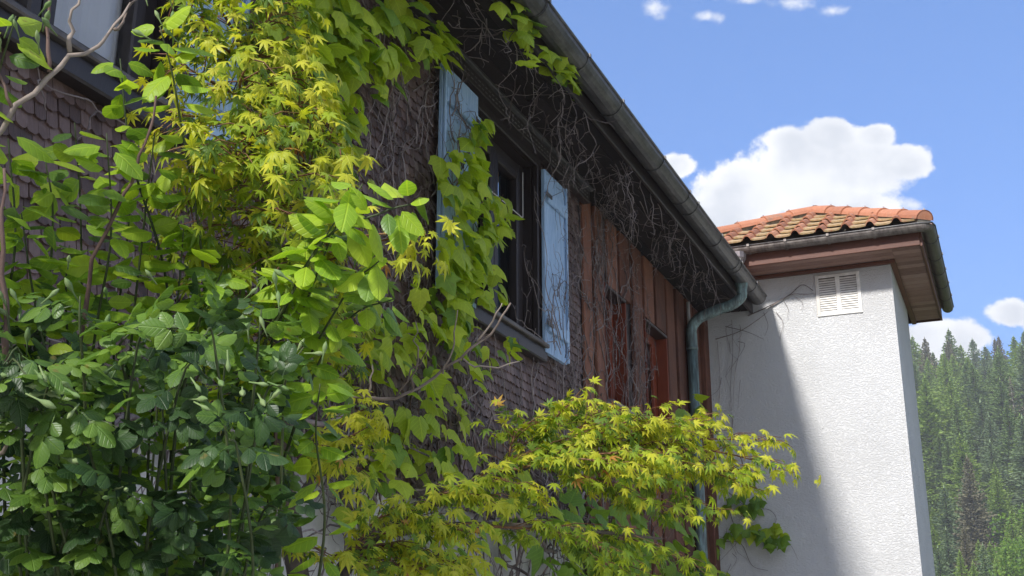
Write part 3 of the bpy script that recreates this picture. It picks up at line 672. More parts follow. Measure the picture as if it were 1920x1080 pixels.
def tile_face(c0, c1, mg=.03):
    ed = nrm(c1-c0); L = np.linalg.norm(c1-c0); mid_ = AP-c0; t_ap = float(mid_@ed); upv = mid_-ed*t_ap; Hs = np.linalg.norm(upv); upv = nrm(upv); nv = np.cross(ed, upv)
    rows = int(Hs/TL)+1
    for r in range(rows):
        v = r*TL; k0 = t_ap*(v+TL*.35)/Hs; k1 = L-(L-t_ap)*(v+TL*.35)/Hs
        cnt = 0; u = (TW*.5)
        while u < L:
            if k0+mg < u < k1-mg:
                p = c0+ed*(u+G(0,.003))+upv*(v+G(0,.004))+nv*G(0,.002)
                o = link('roof_tile', TM, roof); M = Matrix((Vector(ed), Vector(upv), Vector(nv))).transposed().to_4x4(); M.translation = Vector(p-org(roof))
                o.matrix_local = M @ Matrix.Rotation(G(0,.012), 4, 'Z')
            u += TW
tile_face(CO[0], CO[1]); tile_face(CO[1], CO[2], .13)
def ridge(p0, p1, ln=.36, r=.085):
    p0 = np.asarray(p0); p1 = np.asarray(p1); d = nrm(p1-p0); L = np.linalg.norm(p1-p0); n = max(1, int(round(L/ln))); ln = L/n; sd = nrm(np.cross(d, UZ)); up_ = np.cross(sd, d)
    for i in range(n):
        a = p0+d*(i*ln-.02); b_ = p0+d*((i+1)*ln+.025); m = MB(); K = 9; vs = []
        for q, rr in ((a, r*1.10), (a+d*.05, r*1.07), (b_, r*.90)):
            for off in (0, -.014):
                for j in range(K): t = math.pi*(.0+1.0*j/(K-1)); vs.append(q+sd*math.cos(t)*(rr+off)+up_*(math.sin(t)*(rr+off)*1.0-.035))
        fs = []
        for s_ in (0, 1):
            o1 = s_*2*K; o2 = (s_+1)*2*K
            for j in range(K-1): fs += [(o1+j, o1+j+1, o2+j+1, o2+j), (o1+K+j+1, o1+K+j, o2+K+j, o2+K+j+1)]
        for j in range(K-1): fs.append((j, K+j, K+j+1, j+1))
        m.add(vs, fs)
        if i == 0: m.add([q-d*.0 for q in vs[:K]], [tuple(range(K))])
        obj('ridge_tile', m, 'ridge_tile', roof, smooth=False)
        m = MB(); q = a+up_*(r*1.1-.035)+d*.03; m.box(q-np.array([.008,.008,.012]), q+np.array([.008,.008,.010])); obj('ridge_clip', m, 'zinc_grey', roof)
UPV = UZ*.052
for c in CO: m = MB(); m.tube([c+UZ*.01, AP+UZ*.02], .072, 10); obj('mortar_bed', m, 'mortar', roof)
for c in (CO[1], CO[0], CO[2], CO[3]): ridge(c+UPV+nrm(AP-c)*.0, AP+UPV)

# ------------------------------------------------------------------ leaves
def half_leaf(mid, out, tris, fold=.14, droop=.16, curl=0.):
    """mirror a half outline; vertices (x, y, z) with the tip along +y"""
    nm = len(mid); V = []; T = []
    def zz(x, y): return -fold*abs(x)*1.2 + fold*.25 - droop*y*y + curl*x*x
    for (x, y) in mid: V.append((x, y, zz(x, y)+.02))
    for s in (1, -1):
        b = len(V)
        for (x, y) in out: V.append((s*x, y, zz(x, y)))
        for t in tris:
            q = [i if i < 100 else b+i-100 for i in t]; T.append(tuple(q) if s > 0 else tuple(q[::-1]))
    return np.array(V), np.array(T)
def ivy_leaf(sd):
    r = random.Random(sd); j = lambda a: a*r.uniform(.88, 1.12)
    mid = [(0,0),(0,.3),(0,.62),(0,1.08)]
    out = [(j(.18),-.14),(j(.42),-.02),(j(.50),.20),(j(.62),j(.44)),(j(.38),.47),(j(.30),.66),(j(.13),.90)]
    return half_leaf(mid, out, [(0,100,101),(0,101,1),(1,101,102),(1,102,103),(1,103,104),(1,104,2),(2,104,105),(2,105,106),(2,106,3)], r.uniform(.06,.5), r.uniform(.05,.6), r.uniform(-.2,.2))
def oval_leaf(sd, w_=.34, fold=.3):
    r = random.Random(sd)
    mid = [(0,0),(0,.35),(0,.7),(0,1.0)]; out = [(w_*.62,.12),(w_,.38),(w_*.9,.62),(w_*.5,.86)]
    return half_leaf(mid, out, [(0,100,1),(100,101,1),(1,101,102),(1,102,2),(2,102,103),(2,103,3)], fold*r.uniform(.6,1.3), r.uniform(.05,.4))
def maple_leaf(sd):
    r = random.Random(sd); V = [(0,0,.02)]; T = []; A = [(-118,.40),(-76,.74),(-38,.95),(0,1.08),(38,.95),(76,.74),(118,.40)]
    dz = r.uniform(.05,.75); cv = r.uniform(-.35,.35)
    def pt(a, q): a = R(a); x = math.sin(a)*q; y = math.cos(a)*q; return (x, y, -dz*q*q + cv*x*y)
    for i, (a, L) in enumerate(A):
        a += r.uniform(-4, 4); L *= r.uniform(.9, 1.1); wd = 12.5 if abs(a) < 100 else 14
        s0 = pt(a-19, .36*min(1, L*1.3)); s1 = pt(a+19, .36*min(1, L*1.3)); m0 = pt(a-wd, L*.56); m1 = pt(a+wd, L*.56); e = pt(a, L); c = pt(a, L*.5); c = (c[0], c[1], c[2]+.03)
        b = len(V); V += [s0, m0, e, m1, s1, c]
        T += [(0,b+5,b),(b,b+5,b+1),(b+1,b+5,b+2),(b+2,b+5,b+3),(b+3,b+5,b+4),(b+4,b+5,0)]
    b = len(V); V += [(-.012,-.0,0),(.012,0,0),(0,-.5,-.1)]; T.append((b,b+1,b+2))
    return np.array(V), np.array(T)[:, ::-1]
def rose_leaf(sd, n=5):
    r = random.Random(sd); V = np.zeros((0,3)); T = np.zeros((0,3), int); uv = np.zeros((0,2))
    spots = [(0,.58,0,.46)] + [(s*.02, y, s*(1.0+r.uniform(-.2,.2)), sz) for (y, sz) in ((.50,.40),(.24,.34)) for s in (1,-1)]
    for k, (x, y, a, sz) in enumerate(spots[:n]):
        v, t = oval_leaf(sd*7+k, .37, .28); ang = -a*1.0; sz *= r.uniform(.88,1.12)
        c, s = math.cos(ang), math.sin(ang); q = v.copy(); q[:,0] = v[:,0]*c - v[:,1]*s; q[:,1] = v[:,0]*s + v[:,1]*c
        tl = r.uniform(-.35,.2); q[:,2] += tl*np.abs(q[:,0])
        T = np.vstack([T, t+len(V)]); V = np.vstack([V, q*sz + np.array([x, y, -.12*y*y])]); uv = np.vstack([uv, v[:,:2]])
    b = len(V); V = np.vstack([V, [(-.008,0,0),(.008,0,0),(0,.6,-.04)]]); T = np.vstack([T, [(b,b+1,b+2)]]); uv = np.vstack([uv, [(0,0)]*3])
    return V, T, uv
class Kind:
    def __init__(s, name, makers, mats):
        s.name = name; s.geo = [(g if len(g) == 3 else (g[0], g[1], g[0][:, :2])) for g in makers]; s.mats = mats; s.data = {}
    def mesh(s, i, m):
        if (i, m) not in s.data:
            V, T, uv = s.geo[i]; s.data[(i, m)] = tri_mesh(s.name, V, T, [m], uv)
        return s.data[(i, m)]
IVY = Kind('ivy_leaf', [ivy_leaf(i) for i in range(12)], ['leaf_ivy', 'leaf_ivy_green'])
MAP = Kind('maple_leaf', [maple_leaf(i) for i in range(12)], ['leaf_maple_yellow', 'leaf_maple', 'leaf_maple_green', 'leaf_maple_red'])
ROS = Kind('rose_leaf', [rose_leaf(i, 5) for i in range(6)], ['leaf_rose', 'leaf_rose_mid'])
SHR = Kind('shrub_leaf', [oval_leaf(i+50, .30, .22) for i in range(6)], ['leaf_shrub', 'leaf_rose_mid'])
PLANTS = []                                            # (thing, kind, [(pos, R, scale, geo, mat)])
def frame(t, n):
    t = nrm(t); n = np.asarray(n, float); n = nrm(n - t*float(n@t)); x = np.cross(t, n); return np.stack([x, t, n], 1)
def jit(s): return np.array([G(0, s), G(0, s), G(0, s)])

# --- climbing vine on the facade -------------------------------------------------
vine = thing('climbing_vine', 'lobed green climbing vine with bare grey stems covering the shingled wall and eaves', 'vine', (.05, 5.2, 0))
L = []
def ivy_at(p, outw, sz, green=.25, hang=1.0):
    t = np.array([0, 0, -.9])*hang + outw*U(.3, 1.1) + jit(.45); n = outw*U(.4, .9) + UZ*U(.55, 1.2) + jit(.32)
    L.append((p, frame(t, n), sz, random.randrange(12), 'leaf_ivy_green' if U(0, 1) < green else 'leaf_ivy'))
OX = np.array([1., 0, 0])
WALLB = [(505,20,38,34,11),(560,62,45,50,18),(622,40,50,40,18),(690,52,45,42,18),(738,28,30,30,9),(642,112,48,42,20),(596,150,42,50,15),(652,192,26,42,12),(700,110,32,30,10),
  (745,112,28,30,9),(792,88,22,30,7),(628,243,34,36,10),(560,170,36,40,9),(530,110,30,50,8),(600,5,60,20,10),(640,80,60,40,12),(720,160,22,30,5),(640,300,25,20,4),
  (770,20,30,22,6),(690,10,50,20,8)]
SHUTB = [(830,92,24,40,12),(822,60,20,22,6),(905,240,28,24,10),(880,285,26,30,11),(865,340,42,38,18),(905,390,44,38,20),(880,440,56,40,24),(925,440,24,40,9),(870,500,52,45,24),(912,520,32,42,14),
  (848,560,46,36,16),(835,300,20,20,4),(860,600,48,34,14),(945,400,14,40,5)]
LOWB = [(690,600,58,34,18),(742,642,58,40,20),(800,556,36,28,11),(822,612,48,36,15),(790,680,48,40,15),(722,690,40,34,11),(850,722,50,42,15),(772,762,44,40,14),(840,790,48,40,14),(762,822,40,38,12),
  (802,862,45,34,12),(690,832,40,36,9),(742,880,48,38,12),(850,872,48,38,12),(950,902,50,40,13),(900,962,50,40,12),(700,912,40,40,9),(980,962,40,40,9),(780,1030,60,40,14),(900,1040,55,40,13),
  (962,650,28,20,8),(915,672,28,25,9),(870,650,36,24,10),(1000,832,46,36,10),(1000,1010,34,30,7),(680,990,50,50,10),(830,985,30,30,6),(640,650,30,24,7),(880,840,30,24,6)]
LOWR = [(1080,962,58,48,16),(1152,1002,58,48,20),(1222,1042,58,38,20),(1120,1052,60,40,15),(1300,1062,40,30,12),(1040,1040,40,40,9),(1190,940,50,30,9),(1280,788,14,38,9),(1308,748,8,26,4),(1265,990,40,30,9),(1330,1075,60,18,9)]
for B, x0, x1, sz, gr in ((WALLB, .07, .30, .112, .15), (SHUTB, .13, .26, .108, .12), (LOWB, .06, .30, .096, .18), (LOWR, .08, .42, .125, .72)):
    for (px, py, rx, ry, n) in B:
        for _ in range(int(n*(.85 if B is LOWB else 1.3))):
            a = U(0, 6.28); q = math.sqrt(U(0, 1)); p = PX(px+math.cos(a)*rx*q, py+math.sin(a)*ry*q, U(x0, x1))
            if p[2] > ZS-.06: p[2] = ZS-.06-U(0, .1)
            ivy_at(p, OX, sz*U(.62, 1.18), gr)
for (px, py, rx, ry, n) in [(958,12,26,16,8),(985,42,20,34,14),(986,112,13,16,4),(1052,112,26,26,12),(1034,98,14,12,4),(1065,140,10,14,5)]:
    for _ in range(n):
        a = U(0, 6.28); q = math.sqrt(U(0, 1)); p = PX(px+math.cos(a)*rx*q, py+math.sin(a)*ry*q, U(.44, .60)); p[2] = min(p[2], 4.93)
        ivy_at(p, nrm(np.array([.8, -.6, 0])), .115*U(.7, 1.1), .1)
# bare stems
def walk(p, d, n, step, wob, bias, keep):
    pts = [np.array(p, float)]; d = nrm(d)
    for _ in range(n):
        d = nrm(d + jit(wob) + np.asarray(bias)); q = pts[-1] + d*step*U(.7, 1.2); q = keep(q); pts.append(q)
    return pts
def wallkeep(x0, x1):
    def k(q): q[0] = min(max(q[0], x0), x1); q[2] = min(q[2], ZS-.02); return q
    return k
st = MB(); kw = wallkeep(.022, .055); wallpts = []
def grow(p, d, n, r, wob=.35, bias=(0,0,.12), keep=kw, step=.05, side=.18, mbx=None):
    mbx = mbx or st; pts = walk(p, d, n, step, wob, bias, keep); k = len(pts)
    mbx.tube(pts, [r*(1-.75*i/k) for i in range(k)], 4, False); wallpts.extend(pts)
    for i in range(2, k):
        if U(0, 1) < side:
            dd = nrm(pts[i]-pts[i-1]); lat = np.cross(dd, OX)*random.choice((-1, 1)); m_ = random.randint(2, 7)
            b = walk(pts[i], dd*.4+lat, m_, step*.7, .5, (0, 0, .0), keep); mbx.tube(b, [r*.45*(1-.7*j/len(b)) for j in range(len(b))], 3, False)
for _ in range(95): grow((.04, U(3.0, 7.6), U(2.25, 2.6)), (0, U(-.5, .5), 1), random.randint(12, 46), U(.004, .009))
for _ in range(120): grow((.04, U(6.9, 9.2), U(2.3, 4.4)), (0, U(-.6, .6), 1), random.randint(10, 30), U(.003, .006), keep=wallkeep(.04, .075), side=.4)
for _ in range(60): grow((.04, U(4.2, 5.25), U(2.9, 4.5)), (0, U(-.9, .9), .8), random.randint(10, 26), U(.003, .006), side=.35)
for _ in range(12): grow((.11, U(6.7, 7.05), U(3.45, 3.9)), (0, U(-.3, .3), 1), random.randint(8, 24), U(.003, .0055), keep=wallkeep(.108, .118), side=.45)
for _ in range(14): grow((.12, U(5.2, 5.6), U(3.9, 4.5)), (0, U(-.5, .5), 1), random.randint(5, 12), U(.003, .006), keep=wallkeep(.108, .13), side=.5)
obj('wall_stems', st, 'dry_stem', vine, smooth=True, kind='stuff')
st = MB(); kb = wallkeep(.025, .16)
for _ in range(80): grow((.06, U(2.9, 7.7), 2.40+G(0, .09)), (0, random.choice((-1, 1)), U(-.2, .2)), random.randint(14, 40), U(.005, .015), .3, (0, 0, 0), kb)
for _ in range(70): grow((.03, U(3.0, 7.7), U(2.0, 2.45)), (0, U(-.5, .5), -1), random.randint(6, 22), U(.003, .007), .3, (0, 0, -.1), wallkeep(-.012, .05))
obj('base_stems', st, 'dry_stem', vine, smooth=True, kind='stuff')
st = MB()
def hang(p, n, r, out=0):
    pts = [np.array(p, float)]; d = np.array([U(-.3, .3), U(-.3, .3), -.6])
    for _ in range(n):
        d = nrm(d*.6 + np.array([0, 0, -.42]) + jit(.30)); pts.append(pts[-1] + d*U(.025, .06))
    k = len(pts); st.tube(pts, [r*(1-.6*i/k) for i in range(k)], 4, False)
    for i in range(1, k):
        if U(0, 1) < .42:
            b = [pts[i]]; dd = nrm(np.array([G(0, 1), G(0, 1), U(-1, .4)]))
            for _ in range(random.randint(1, 4)): dd = nrm(dd + jit(.4) + np.array([0, 0, -.15])); b.append(b[-1] + dd*U(.015, .045))
            st.tube(b, [r*.6*(1-.6*j/len(b)) for j in range(len(b))], 3, False)
for (px, py, n, ln) in [(960,60,4,16),(985,150,6,14),(1035,190,8,14),(1060,220,10,14),(1100,250,10,15),(1130,270,8,14),(1150,300,6,14),(1180,330,6,12),(1240,400,8,10),(1270,450,6,9),(1300,480,8,10),(1320,510,8,10),(1160,330,8,12),(1210,380,5,9),(900,90,5,10),(830,60,5,8)]:
    for _ in range(n):
        p = PX(px+G(0, 14), py+G(0, 14), U(.12, .52)); p[2] = ZS-.002; p[1] += 0; hang(p, random.randint(4, ln), U(.0025, .0045))
for _ in range(36):                                    # fine runners clinging to the soffit
    p = (U(.05, .5), U(4.5, 11), ZS-.01); pts = walk(p, (U(-1, 1), U(-1, 1), 0), random.randint(8, 20), .05, .4, (0, 0, 0), lambda q: np.array([min(max(q[0], .02), .5), min(q[1], 11.2), ZS-.008-abs(G(0, .006))]))
    st.tube(pts, list(np.linspace(.0035, .001, len(pts))), 3, False)
obj('hanging_tendrils', st, 'dry_stem', vine, smooth=True, kind='stuff')
# petiole-bearing shoots threading the leaf clusters
st = MB()
for B, x in ((WALLB, .12), (SHUTB, .15), (LOWB, .12), (LOWR, .16)):
    for (px, py, rx, ry, n) in B:
        for _ in range(max(1, n//6)):
            a = PX(px+U(-rx, rx)*.6, py+ry*.9, x*U(.5, 1)); b = PX(px+U(-rx, rx)*.6, py-ry*.9, x*U(.6, 1.2)); b[2] = min(b[2], ZS-.03)
            st.tube(curve([a, (a+b)/2+jit(.03), b], 5), [.004, .004, .0035, .003, .002], 4, False)
obj('leaf_shoots', st, 'brown_twig', vine, smooth=True, kind='stuff')
PLANTS.append((vine, IVY, L))

# --- creeper on the tower wall ----------------------------------------------------
creep = thing('creeper', 'thin bare creeper with a few green leaves on the white tower wall', 'vine', (.6, YT-.03, 0)); L = []
OYN = np.array([0, -1., 0])
for (px, py, rx, ry, n) in [(1392,948,26,22,10),(1412,940,18,14,6),(1380,990,22,18,7),(1448,1003,28,22,13),(1465,1012,14,12,5),(1410,992,10,8,3),(1345,1022,14,12,4),(1350,960,20,20,5)]:
    for _ in range(n):
        a = U(0, 6.28); q = math.sqrt(U(0, 1)); p = PY(px+math.cos(a)*rx*q, py+math.sin(a)*ry*q, YT-U(.04, .14)); ivy_at(p, OYN, .12*U(.6, 1.1), .75)
st = MB()
def tw(pp, r): st.tube(curve([PY(a, b, YT-.014-U(0, .012)) for a, b in pp], len(pp)*4), [r*(1-.6*i/(len(pp)*4)) for i in range(len(pp)*4)], 4, False)
tw([(1402,592),(1440,575),(1480,553),(1504,534),(1525,545)], .007); tw([(1440,578),(1482,553),(1512,552),(1526,550)], .005); tw([(1342,636),(1385,622),(1420,600),(1440,584)], .006)
tw([(1360,612),(1400,622),(1432,636)], .004); tw([(1432,586),(1440,610),(1434,630)], .003); tw([(1455,585),(1468,605),(1462,636)], .003); tw([(1470,565),(1478,580),(1476,596)], .0025); tw([(1490,556),(1504,566),(1503,582)], .0025)
tw([(1372,600),(1374,660),(1370,720),(1372,790)], .003); tw([(1388,612),(1386,660),(1378,700),(1374,770)], .003); tw([(1345,640),(1350,720),(1343,800)], .003)
tw([(1340,900),(1400,950),(1440,955),(1455,970),(1452,985)], .004); tw([(1360,930),(1380,990),(1410,992),(1450,1000)], .004); tw([(1360,1015),(1390,1020),(1410,1060),(1440,1070)], .004); tw([(1450,1010),(1480,1020),(1497,1050)], .003); tw([(1375,780),(1368,830),(1350,880)], .004)
for _ in range(26):
    a, b = U(1325, 1400), U(600, 1060); tw([(a, b), (a+G(0, 10), b+U(10, 30)), (a+G(0, 16), b+U(30, 70))], U(.0015, .003))
obj('stems', st, 'dry_stem', creep, smooth=True); PLANTS.append((creep, IVY, L))

# --- Japanese maple ----------------------------------------------------------------
base = P(560, 1130, 2.8); maple = thing('japanese_maple', 'yellow green japanese maple with finely cut leaves spreading before the house', 'tree', (base[0], base[1], 0)); L = []
CS = [.80]
def Pc(q): return P(q[0], q[1], q[2]*CS[0])
def limb(name, pts, r0, r1, n=14, m='bark', parent=maple):
    c = curve([Pc(q) for q in pts], n); b = MB(); b.tube(c, list(np.linspace(r0, r1, n)), 7); obj(name, b, m, parent, smooth=True); return c
b0 = curve([(base[0], base[1], -.1), (base[0]-.03, base[1]+.02, .6), (base[0]+.02, base[1]+.03, 1.2), P(575, 1180, 3.5*.80)], 10); m = MB(); m.tube(b0, list(np.linspace(.06, .045, 10)), 9); obj('trunk', m, 'bark', maple, smooth=True)
limb('branch', [(575,1180,3.5),(690,1010,3.65),(840,930,3.9),(1000,868,4.15),(1130,830,4.35),(1290,835,4.5)], .024, .006)
limb('branch', [(575,1180,3.5),(540,960,3.3),(520,760,3.1),(500,560,3.0),(490,380,2.95),(468,200,2.9),(440,20,2.9)], .028, .006, 18)
limb('branch', [(700,1005,3.65),(860,985,3.9),(1050,990,4.1),(1240,1010,4.25)], .013, .004)
limb('branch', [(540,960,3.3),(600,880,3.4),(680,800,3.5)], .010, .003)
tw_mb = MB()
def leaf_m(p, out, sz, yel):
    t = out*U(.5, 1.0) + np.array([0, 0, -U(.25, 1.0)]) + jit(.36); n = UZ*1.0 + out*U(.1, .8) + (CAM-p)*.12 + jit(.28)
    u = U(0, 1); mt = 'leaf_maple_red' if u < .015*yel else 'leaf_maple_yellow' if u < yel else 'leaf_maple' if u < yel+(1-yel)*.62 else 'leaf_maple_green'
    L.append((p, frame(t, n), sz, random.randrange(12), mt))
def spray(pts, width, yel, dens=1.0, sz=.042, thick=.06, step=.036):
    """a flat layered spray: axis, side twigs on both sides, paired leaves"""
    c = curve([Pc(q) for q in pts], 22); tw_mb.tube(c, list(np.linspace(.0042, .0014, 22)), 4, False)
    for i in range(2, 22):
        d = nrm(c[i]-c[i-1]); lat = nrm(np.cross(d, UZ)); f = i/21
        for s in (1, -1):
            if U(0, 1) > .62*dens: continue
            ln = width*(1-.55*f)*U(.35, 1.0); e = c[i] + (lat*s*.8+d*.65)*ln + UZ*U(-.5, .25)*thick*2
            if ln > .05: tw_mb.tube([c[i], (c[i]+e)/2+UZ*.01, e], [.0018, .0015, .0008], 3, False)
            k = max(1, int(ln/step))
            for j in range(1, k+1):
                p = c[i] + (e-c[i])*j/k
                for s2 in ((1, -1) if U(0, 1) < .8 else (1,)):
                    out = nrm((e-c[i])*.8/ln + lat*s2*.5 + d*.3); leaf_m(p+out*.012+jit(.008), out, sz*U(.6, 1.22), yel*(.55+.8*f*j/k))
        if U(0, 1) < .55*dens: leaf_m(c[i]+jit(.01), nrm(d+lat*U(-1, 1)), sz*U(.6, 1.1), yel)
    for _ in range(4): leaf_m(c[-1]+jit(.012), nrm(c[-1]-c[-3])+jit(.3), sz*U(.6, 1.0), min(1, yel*1.3))
RSP = [([(1000,868,4.15),(1030,800,4.2),(1075,748,4.3)],.22,.55), ([(1010,860,4.15),(1110,790,4.3),(1200,790,4.4)],.25,.6), ([(1060,850,4.2),(1180,790,4.3),(1265,812,4.4)],.25,.6),
  ([(1090,845,4.3),(1230,805,4.4),(1350,795,4.55)],.22,.65), ([(1100,850,4.3),(1280,825,4.5),(1445,825,4.6)],.22,.62), ([(1130,850,4.35),(1330,845,4.5),(1495,888,4.6)],.20,.55),
  ([(1100,860,4.3),(1280,870,4.4),(1430,920,4.5)],.22,.45), ([(1050,870,4.2),(1200,900,4.3),(1350,955,4.4)],.25,.3), ([(1000,875,4.15),(1120,900,4.1),(1240,950,4.2)],.25,.3),
  ([(950,890,4.1),(960,830,4.1),(985,790,4.2)],.2,.35), ([(900,905,4.0),(1000,850,4.1),(1100,820,4.2)],.24,.45), ([(1050,860,4.2),(1150,850,4.1),(1260,860,4.1)],.26,.5), ([(1180,830,4.4),(1290,790,4.6),(1330,775,4.7)],.16,.6),
  ([(960,880,4.05),(1080,860,4.0),(1180,880,4.0)],.25,.4), ([(1010,850,4.3),(1050,790,4.5),(1140,765,4.6)],.2,.55), ([(1200,850,4.4),(1330,880,4.5),(1400,880,4.5)],.2,.55),
  ([(840,930,3.9),(930,900,3.9),(1010,925,3.95)],.2,.35), ([(760,965,3.8),(830,925,3.8),(920,930,3.8)],.2,.4), ([(700,1005,3.65),(790,985,3.65),(900,1000,3.7)],.2,.55),
  ([(680,1020,3.6),(770,1030,3.6),(880,1065,3.6)],.2,.6), ([(660,1040,3.55),(750,1060,3.5),(900,1085,3.5)],.2,.6), ([(650,1050,3.5),(700,980,3.5),(740,960,3.5)],.18,.5), ([(900,985,3.95),(1050,1000,4.0),(1180,1050,4.1)],.22,.12),
  ([(1000,990,4.1),(1150,1000,4.2),(1300,1060,4.3)],.22,.10), ([(1050,990,4.1),(1120,1050,4.1),(1230,1090,4.2)],.2,.08), ([(620,1060,3.5),(640,1040,3.4),(720,1080,3.4)],.2,.5)]
for p_, w_, y_ in RSP: spray(p_, w_*.95, y_*1.1, .86, .0305, .035, .030)
LSP = [([(440,60,2.9),(410,10,2.85),(395,-40,2.8)],.16,.6), ([(450,90,2.9),(500,40,2.85),(530,-10,2.85)],.16,.55), ([(455,130,2.9),(500,95,2.85),(560,60,2.85)],.12,.7), ([(465,190,2.9),(520,150,2.8),(580,128,2.8)],.13,.75),
  ([(465,190,2.9),(390,150,2.75),(340,120,2.7)],.16,.5), ([(470,230,2.9),(540,200,2.8),(600,205,2.75)],.14,.7), ([(475,260,2.9),(400,225,2.75),(335,215,2.65)],.17,.6), ([(480,290,2.9),(560,260,2.8),(640,270,2.75)],.16,.65),
  ([(480,310,2.9),(410,280,2.7),(350,290,2.6)],.17,.55), ([(485,350,2.95),(560,310,2.8),(630,330,2.75)],.18,.5), ([(490,380,2.95),(420,340,2.75),(350,370,2.6)],.18,.4), ([(490,420,2.95),(560,380,2.85),(620,400,2.8)],.18,.3),
  ([(490,440,2.95),(420,420,2.8),(350,440,2.7)],.18,.22), ([(495,480,3.0),(570,450,2.9),(650,460,2.85)],.18,.3), ([(495,520,3.0),(600,460,2.8),(700,440,2.7),(760,440,2.65)],.14,.85), ([(500,530,3.0),(640,480,2.8),(720,450,2.7),(800,440,2.65)],.10,.9),
  ([(495,500,3.0),(430,480,2.8),(370,500,2.7)],.18,.2), ([(500,560,3.0),(440,550,2.85),(380,580,2.75)],.18,.15), ([(500,580,3.0),(580,560,2.95),(650,580,2.9)],.18,.15), ([(505,630,3.05),(440,630,2.9),(390,680,2.8)],.18,.25),
  ([(505,660,3.05),(570,640,3.0),(620,680,2.95)],.18,.15), ([(680,800,3.5),(660,780,3.4),(690,765,3.35)],.10,.8), ([(600,880,3.4),(640,830,3.3),(690,800,3.3)],.14,.75), ([(530,850,3.2),(600,850,3.15),(660,880,3.1)],.15,.7),
  ([(520,740,3.1),(470,720,3.0),(410,760,2.9)],.18,.5), ([(530,820,3.2),(470,830,3.1),(430,880,3.0)],.18,.45),
  ([(470,210,2.9),(450,160,2.7),(470,110,2.6)],.16,.6), ([(480,290,2.9),(470,250,2.6),(500,215,2.55)],.18,.6), ([(485,330,2.9),(450,310,2.6),(440,270,2.5)],.2,.55), ([(485,360,2.9),(520,340,2.6),(560,330,2.5)],.2,.5), ([(490,430,2.95),(480,400,2.65),(520,390,2.5)],.2,.3), ([(495,500,3.0),(520,480,2.7),(560,500,2.6)],.2,.2),
  ([(300,60,2.8),(350,40,2.8),(400,50,2.8)],.14,.5), ([(460,120,2.9),(420,90,2.8),(370,60,2.75)],.16,.55)]
for p_, w_, y_ in LSP: spray(p_, w_*.85, y_*.85, .85, .029, .06, .033)
obj('twigs', tw_mb, 'red_stem', maple, smooth=True, kind='stuff'); PLANTS.append((maple, MAP, L))

CS[0] = .86
# --- rose bush, light shrub ---------------------------------------------------------
rose = thing('rose_bush', 'dense dark green rose bush with buds in front of the plaster wall', 'shrub', tuple(P(260, 1300, 1.9)*np.array([1, 1, 0]))); L = []
LS = []
shrub = thing('leafy_shrub', 'light green shrub with smooth oval leaves and tall shoots by the wall', 'shrub', tuple(P(150, 1300, 2.3)*np.array([1, 1, 0])))
buds = []
def cane(plant, pts, r, n, kind, mt, sz, dens=1.0, bud=False, m='green_stem', spread=.7):
    c = curve([Pc(q) for q in pts], n); b = MB(); b.tube(c, list(np.linspace(r, r*.35, n)), 6); obj('cane', b, m, plant, smooth=True)
    for i in range(2, n):
        d = nrm(c[i]-c[i-1]); seg = np.linalg.norm(c[i]-c[i-1]); k = max(1, int(round(seg/.030*dens*(.6+U(0, .8)))))
        for j in range(k):
            p = c[i-1]+(c[i]-c[i-1])*U(0, 1); a = U(0, 6.28); x = nrm(np.cross(d, UZ+jit(.1))); y = np.cross(x, d); out = x*math.cos(a)+y*math.sin(a)
            if kind is ROS:
                t = out+d*.25+UZ*U(-.7, .25)+jit(.2); n_ = UZ*U(.5, 1.1)+(CAM-p)*U(.1, .5)+jit(.3); L.append((p+out*.01, frame(t, n_), sz*U(.72, 1.25), random.randrange(6), mt if U(0, 1) < .8 else ('leaf_rose_mid' if mt == 'leaf_rose' else 'leaf_rose')))
            else:
                for s in (1, -1):
                    o2 = out*s; t = o2*np.array([1,1,.5])+d*.15+UZ*U(-.45, .1)+jit(.2); n_ = UZ*U(.6, 1.1)+(CAM-p)*U(.08, .45)+jit(.35); LS.append((p+o2*.012, frame(t, n_), sz*U(.7, 1.25), random.randrange(6), mt if U(0, 1) < .82 else 'leaf_rose_mid'))
    if bud: buds.append((plant, c[-1], nrm(c[-1]-c[-2])))
for k in range(44):                                    # rose: arching canes filling the lower left
    x0 = U(-120, 480); c0 = U(1.75, 2.55); top = U(590, 1000); lean = U(-110, 130)
    if top < 640 and x0+lean > 480: top += 120
    cane(rose, [(x0*.6+90, 1320, c0+.15), (x0, (1320+top)/2+40, c0), (x0+lean*.6, top+40, c0-.05), (x0+lean, top+U(0, 50), c0-.1)], .003, 14, ROS, 'leaf_rose' if U(0, 1) < .58 else 'leaf_rose_mid', .062, .85, U(0, 1) < .16)
for pp in [[(150,1300,2.0),(160,800,1.9),(150,620,1.85),(150,555,1.85)], [(60,1300,2.0),(40,800,1.9),(20,640,1.9),(10,560,1.9)], [(300,1300,2.1),(330,800,2.0),(380,660,1.95),(450,600,1.95)], [(430,1300,2.2),(470,800,2.1),(485,640,2.05),(490,580,2.05)], [(250,1300,2.1),(240,760,2.0),(220,660,1.95),(260,610,1.95)], [(520,1300,2.3),(530,800,2.25),(540,700,2.2),(570,650,2.2)]]:
    cane(rose, pp, .0034, 16, ROS, 'leaf_rose_mid', .066, .9, True)
